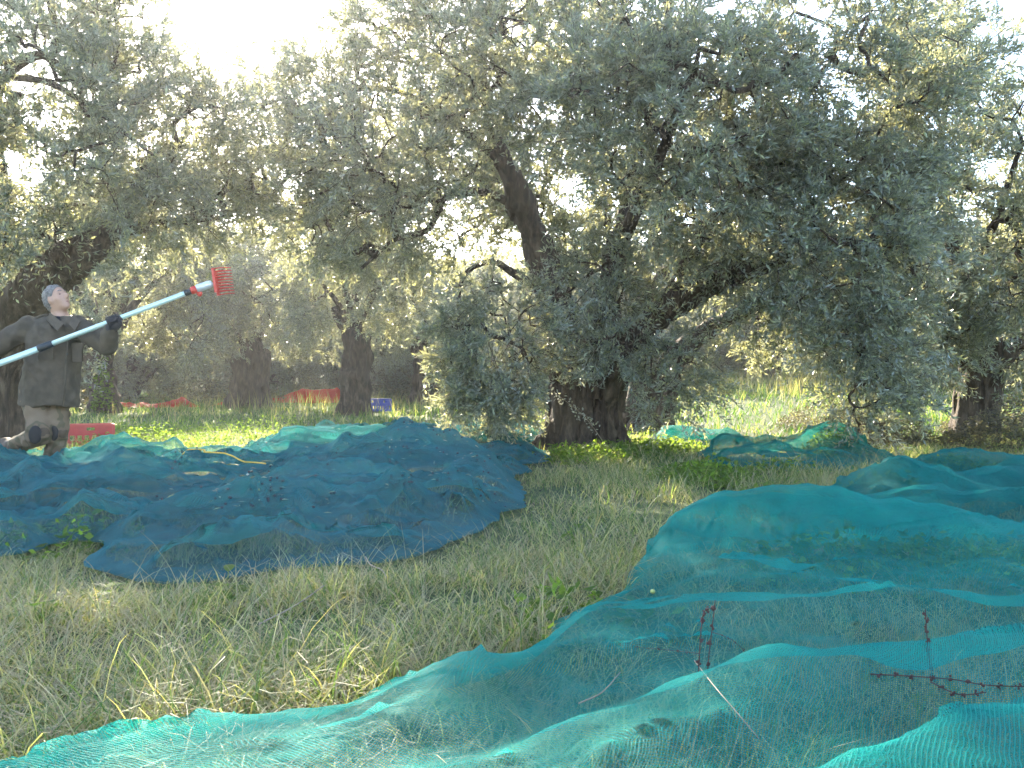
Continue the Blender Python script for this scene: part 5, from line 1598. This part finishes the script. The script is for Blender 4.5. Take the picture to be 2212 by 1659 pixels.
# broad-leaved plants in the foreground grass and the sucker twig by the trunk
def broad_plant(px, py, d, n, L, label, seed):
    r = np.random.default_rng(seed)
    b = IM(px, py, d); b[2] = float(ground_z(b[0], b[1]))
    root = thing('broadleaf_plant', b, label, 'plant')
    for i in range(n):
        th = r.uniform(0, 6.28); el = r.uniform(.5, 1.2)
        dr = np.array([math.cos(th) * math.cos(el), math.sin(th) * math.cos(el), math.sin(el)])
        st = r.uniform(.05, .13); ll = L * r.uniform(.7, 1.2); w = ll * .62
        tip = b + dr * st
        m = MB(); m.tube(spline([b, b + dr * st * .5 + (0, 0, .01), tip], 5), .0016, 5); link('stalk', m.mesh('stalk', MAT['weed_leaf']), root)
        d2 = unit((dr + np.array([0, 0, -.7]))[None])[0]; s = unit(np.cross(d2, [0, 0, 1.0])[None])[0]; nn = np.cross(s, d2)
        k = 7; V = []
        for q in range(k):
            f = q / (k - 1); hw = w / 2 * math.sin(math.pi * min(1, f * .93 + .07)) ** .7
            c = tip + d2 * ll * f - np.array([0, 0, 1]) * .25 * ll * f * f
            V += [c - s * hw + nn * .12 * hw, c, c + s * hw + nn * .12 * hw]
        Q = [[3*q + j, 3*q + j + 1, 3*q + j + 4, 3*q + j + 3] for q in range(k - 1) for j in (0, 1)]
        m = MB(); m.add(V, Q); link('leaf', m.mesh('leaf', MAT['weed_leaf']), root)
broad_plant(490, 1290, 3.35, 5, .085, 'yellow-green broad-leaved plant below the near edge of the dark net', 91)
broad_plant(80, 1330, 2.9, 8, .075, 'pale broad-leaved seedling in the grass at the left edge', 92)
broad_plant(190, 1310, 3.1, 6, .07, 'broad-leaved seedling right of the left-edge one', 93)
broad_plant(1255, 1190, 4.5, 6, .05, 'small leafy plant in the strip of grass between the nets', 94)

def sucker():
    r = np.random.default_rng(95)
    a = IM(1318, 972, 10.9); a[2] = float(ground_z(a[0], a[1])); b = IM(1180, 835, 10.75)
    root = thing('sucker_twig', a, 'thin shoot with small leaves coloured pale as if sunlit, slanting across the big trunk', 'twig', None)
    s = spline([a, IM(1262, 900, 10.8), b], 24)
    m = MB(); m.tube(s, np.linspace(.007, .002, 24), 5); link('stalk', m.mesh('stalk', MAT['stem_pale']), root)
    P = s[r.integers(7, 24, 90)] + r.normal(0, .035, (90, 3)); D = rand_dirs(90, r); Nn = rand_dirs(90, r); Nn = unit(Nn - D * np.sum(Nn * D, 1, keepdims=True))
    V, Q = leaves_geometry(P, D, Nn, r.uniform(.035, .06, 90), r.uniform(.018, .028, 90), r.uniform(0, 1, 90))
    link('leaf_spray', mesh_np('leaf_spray', V, [Q], MAT['leaf_sun_tint']), root, kind='stuff')
sucker()
# ivy on the background trunk by the man
weeds('ivy', [(at(222, 20.6), 20.6, .25, .2, 260)], 2, (.06, .10), (.05, .08), 'weed_leaf', 'yellow-green ivy climbing the twisted trunk behind the man', 96, 1.5)

# ------------------------------------------------------------------ the hazy air
def haze():
    m, nt, out = newmat('haze')
    pv = N(nt, 'ShaderNodeVolumePrincipled', Density=HAZE, Anisotropy=0.65)
    pv.inputs['Color'].default_value = (0.93, 0.95, 1.0, 1)
    nt.links.new(pv.outputs[0], out.inputs['Volume'])
    b = MB(); b.box((0, 55, 5.0), (121, 86, 7.5))
    link('haze', b.mesh('haze', m, False), kind='stuff', label='thin bright haze hanging in the grove', cat='haze')
haze()

tri = 0
for me in bpy.data.meshes:
    n = np.empty(len(me.polygons), np.int32); me.polygons.foreach_get('loop_total', n); tri += int((n - 2).sum())
print('TRIANGLES', tri)
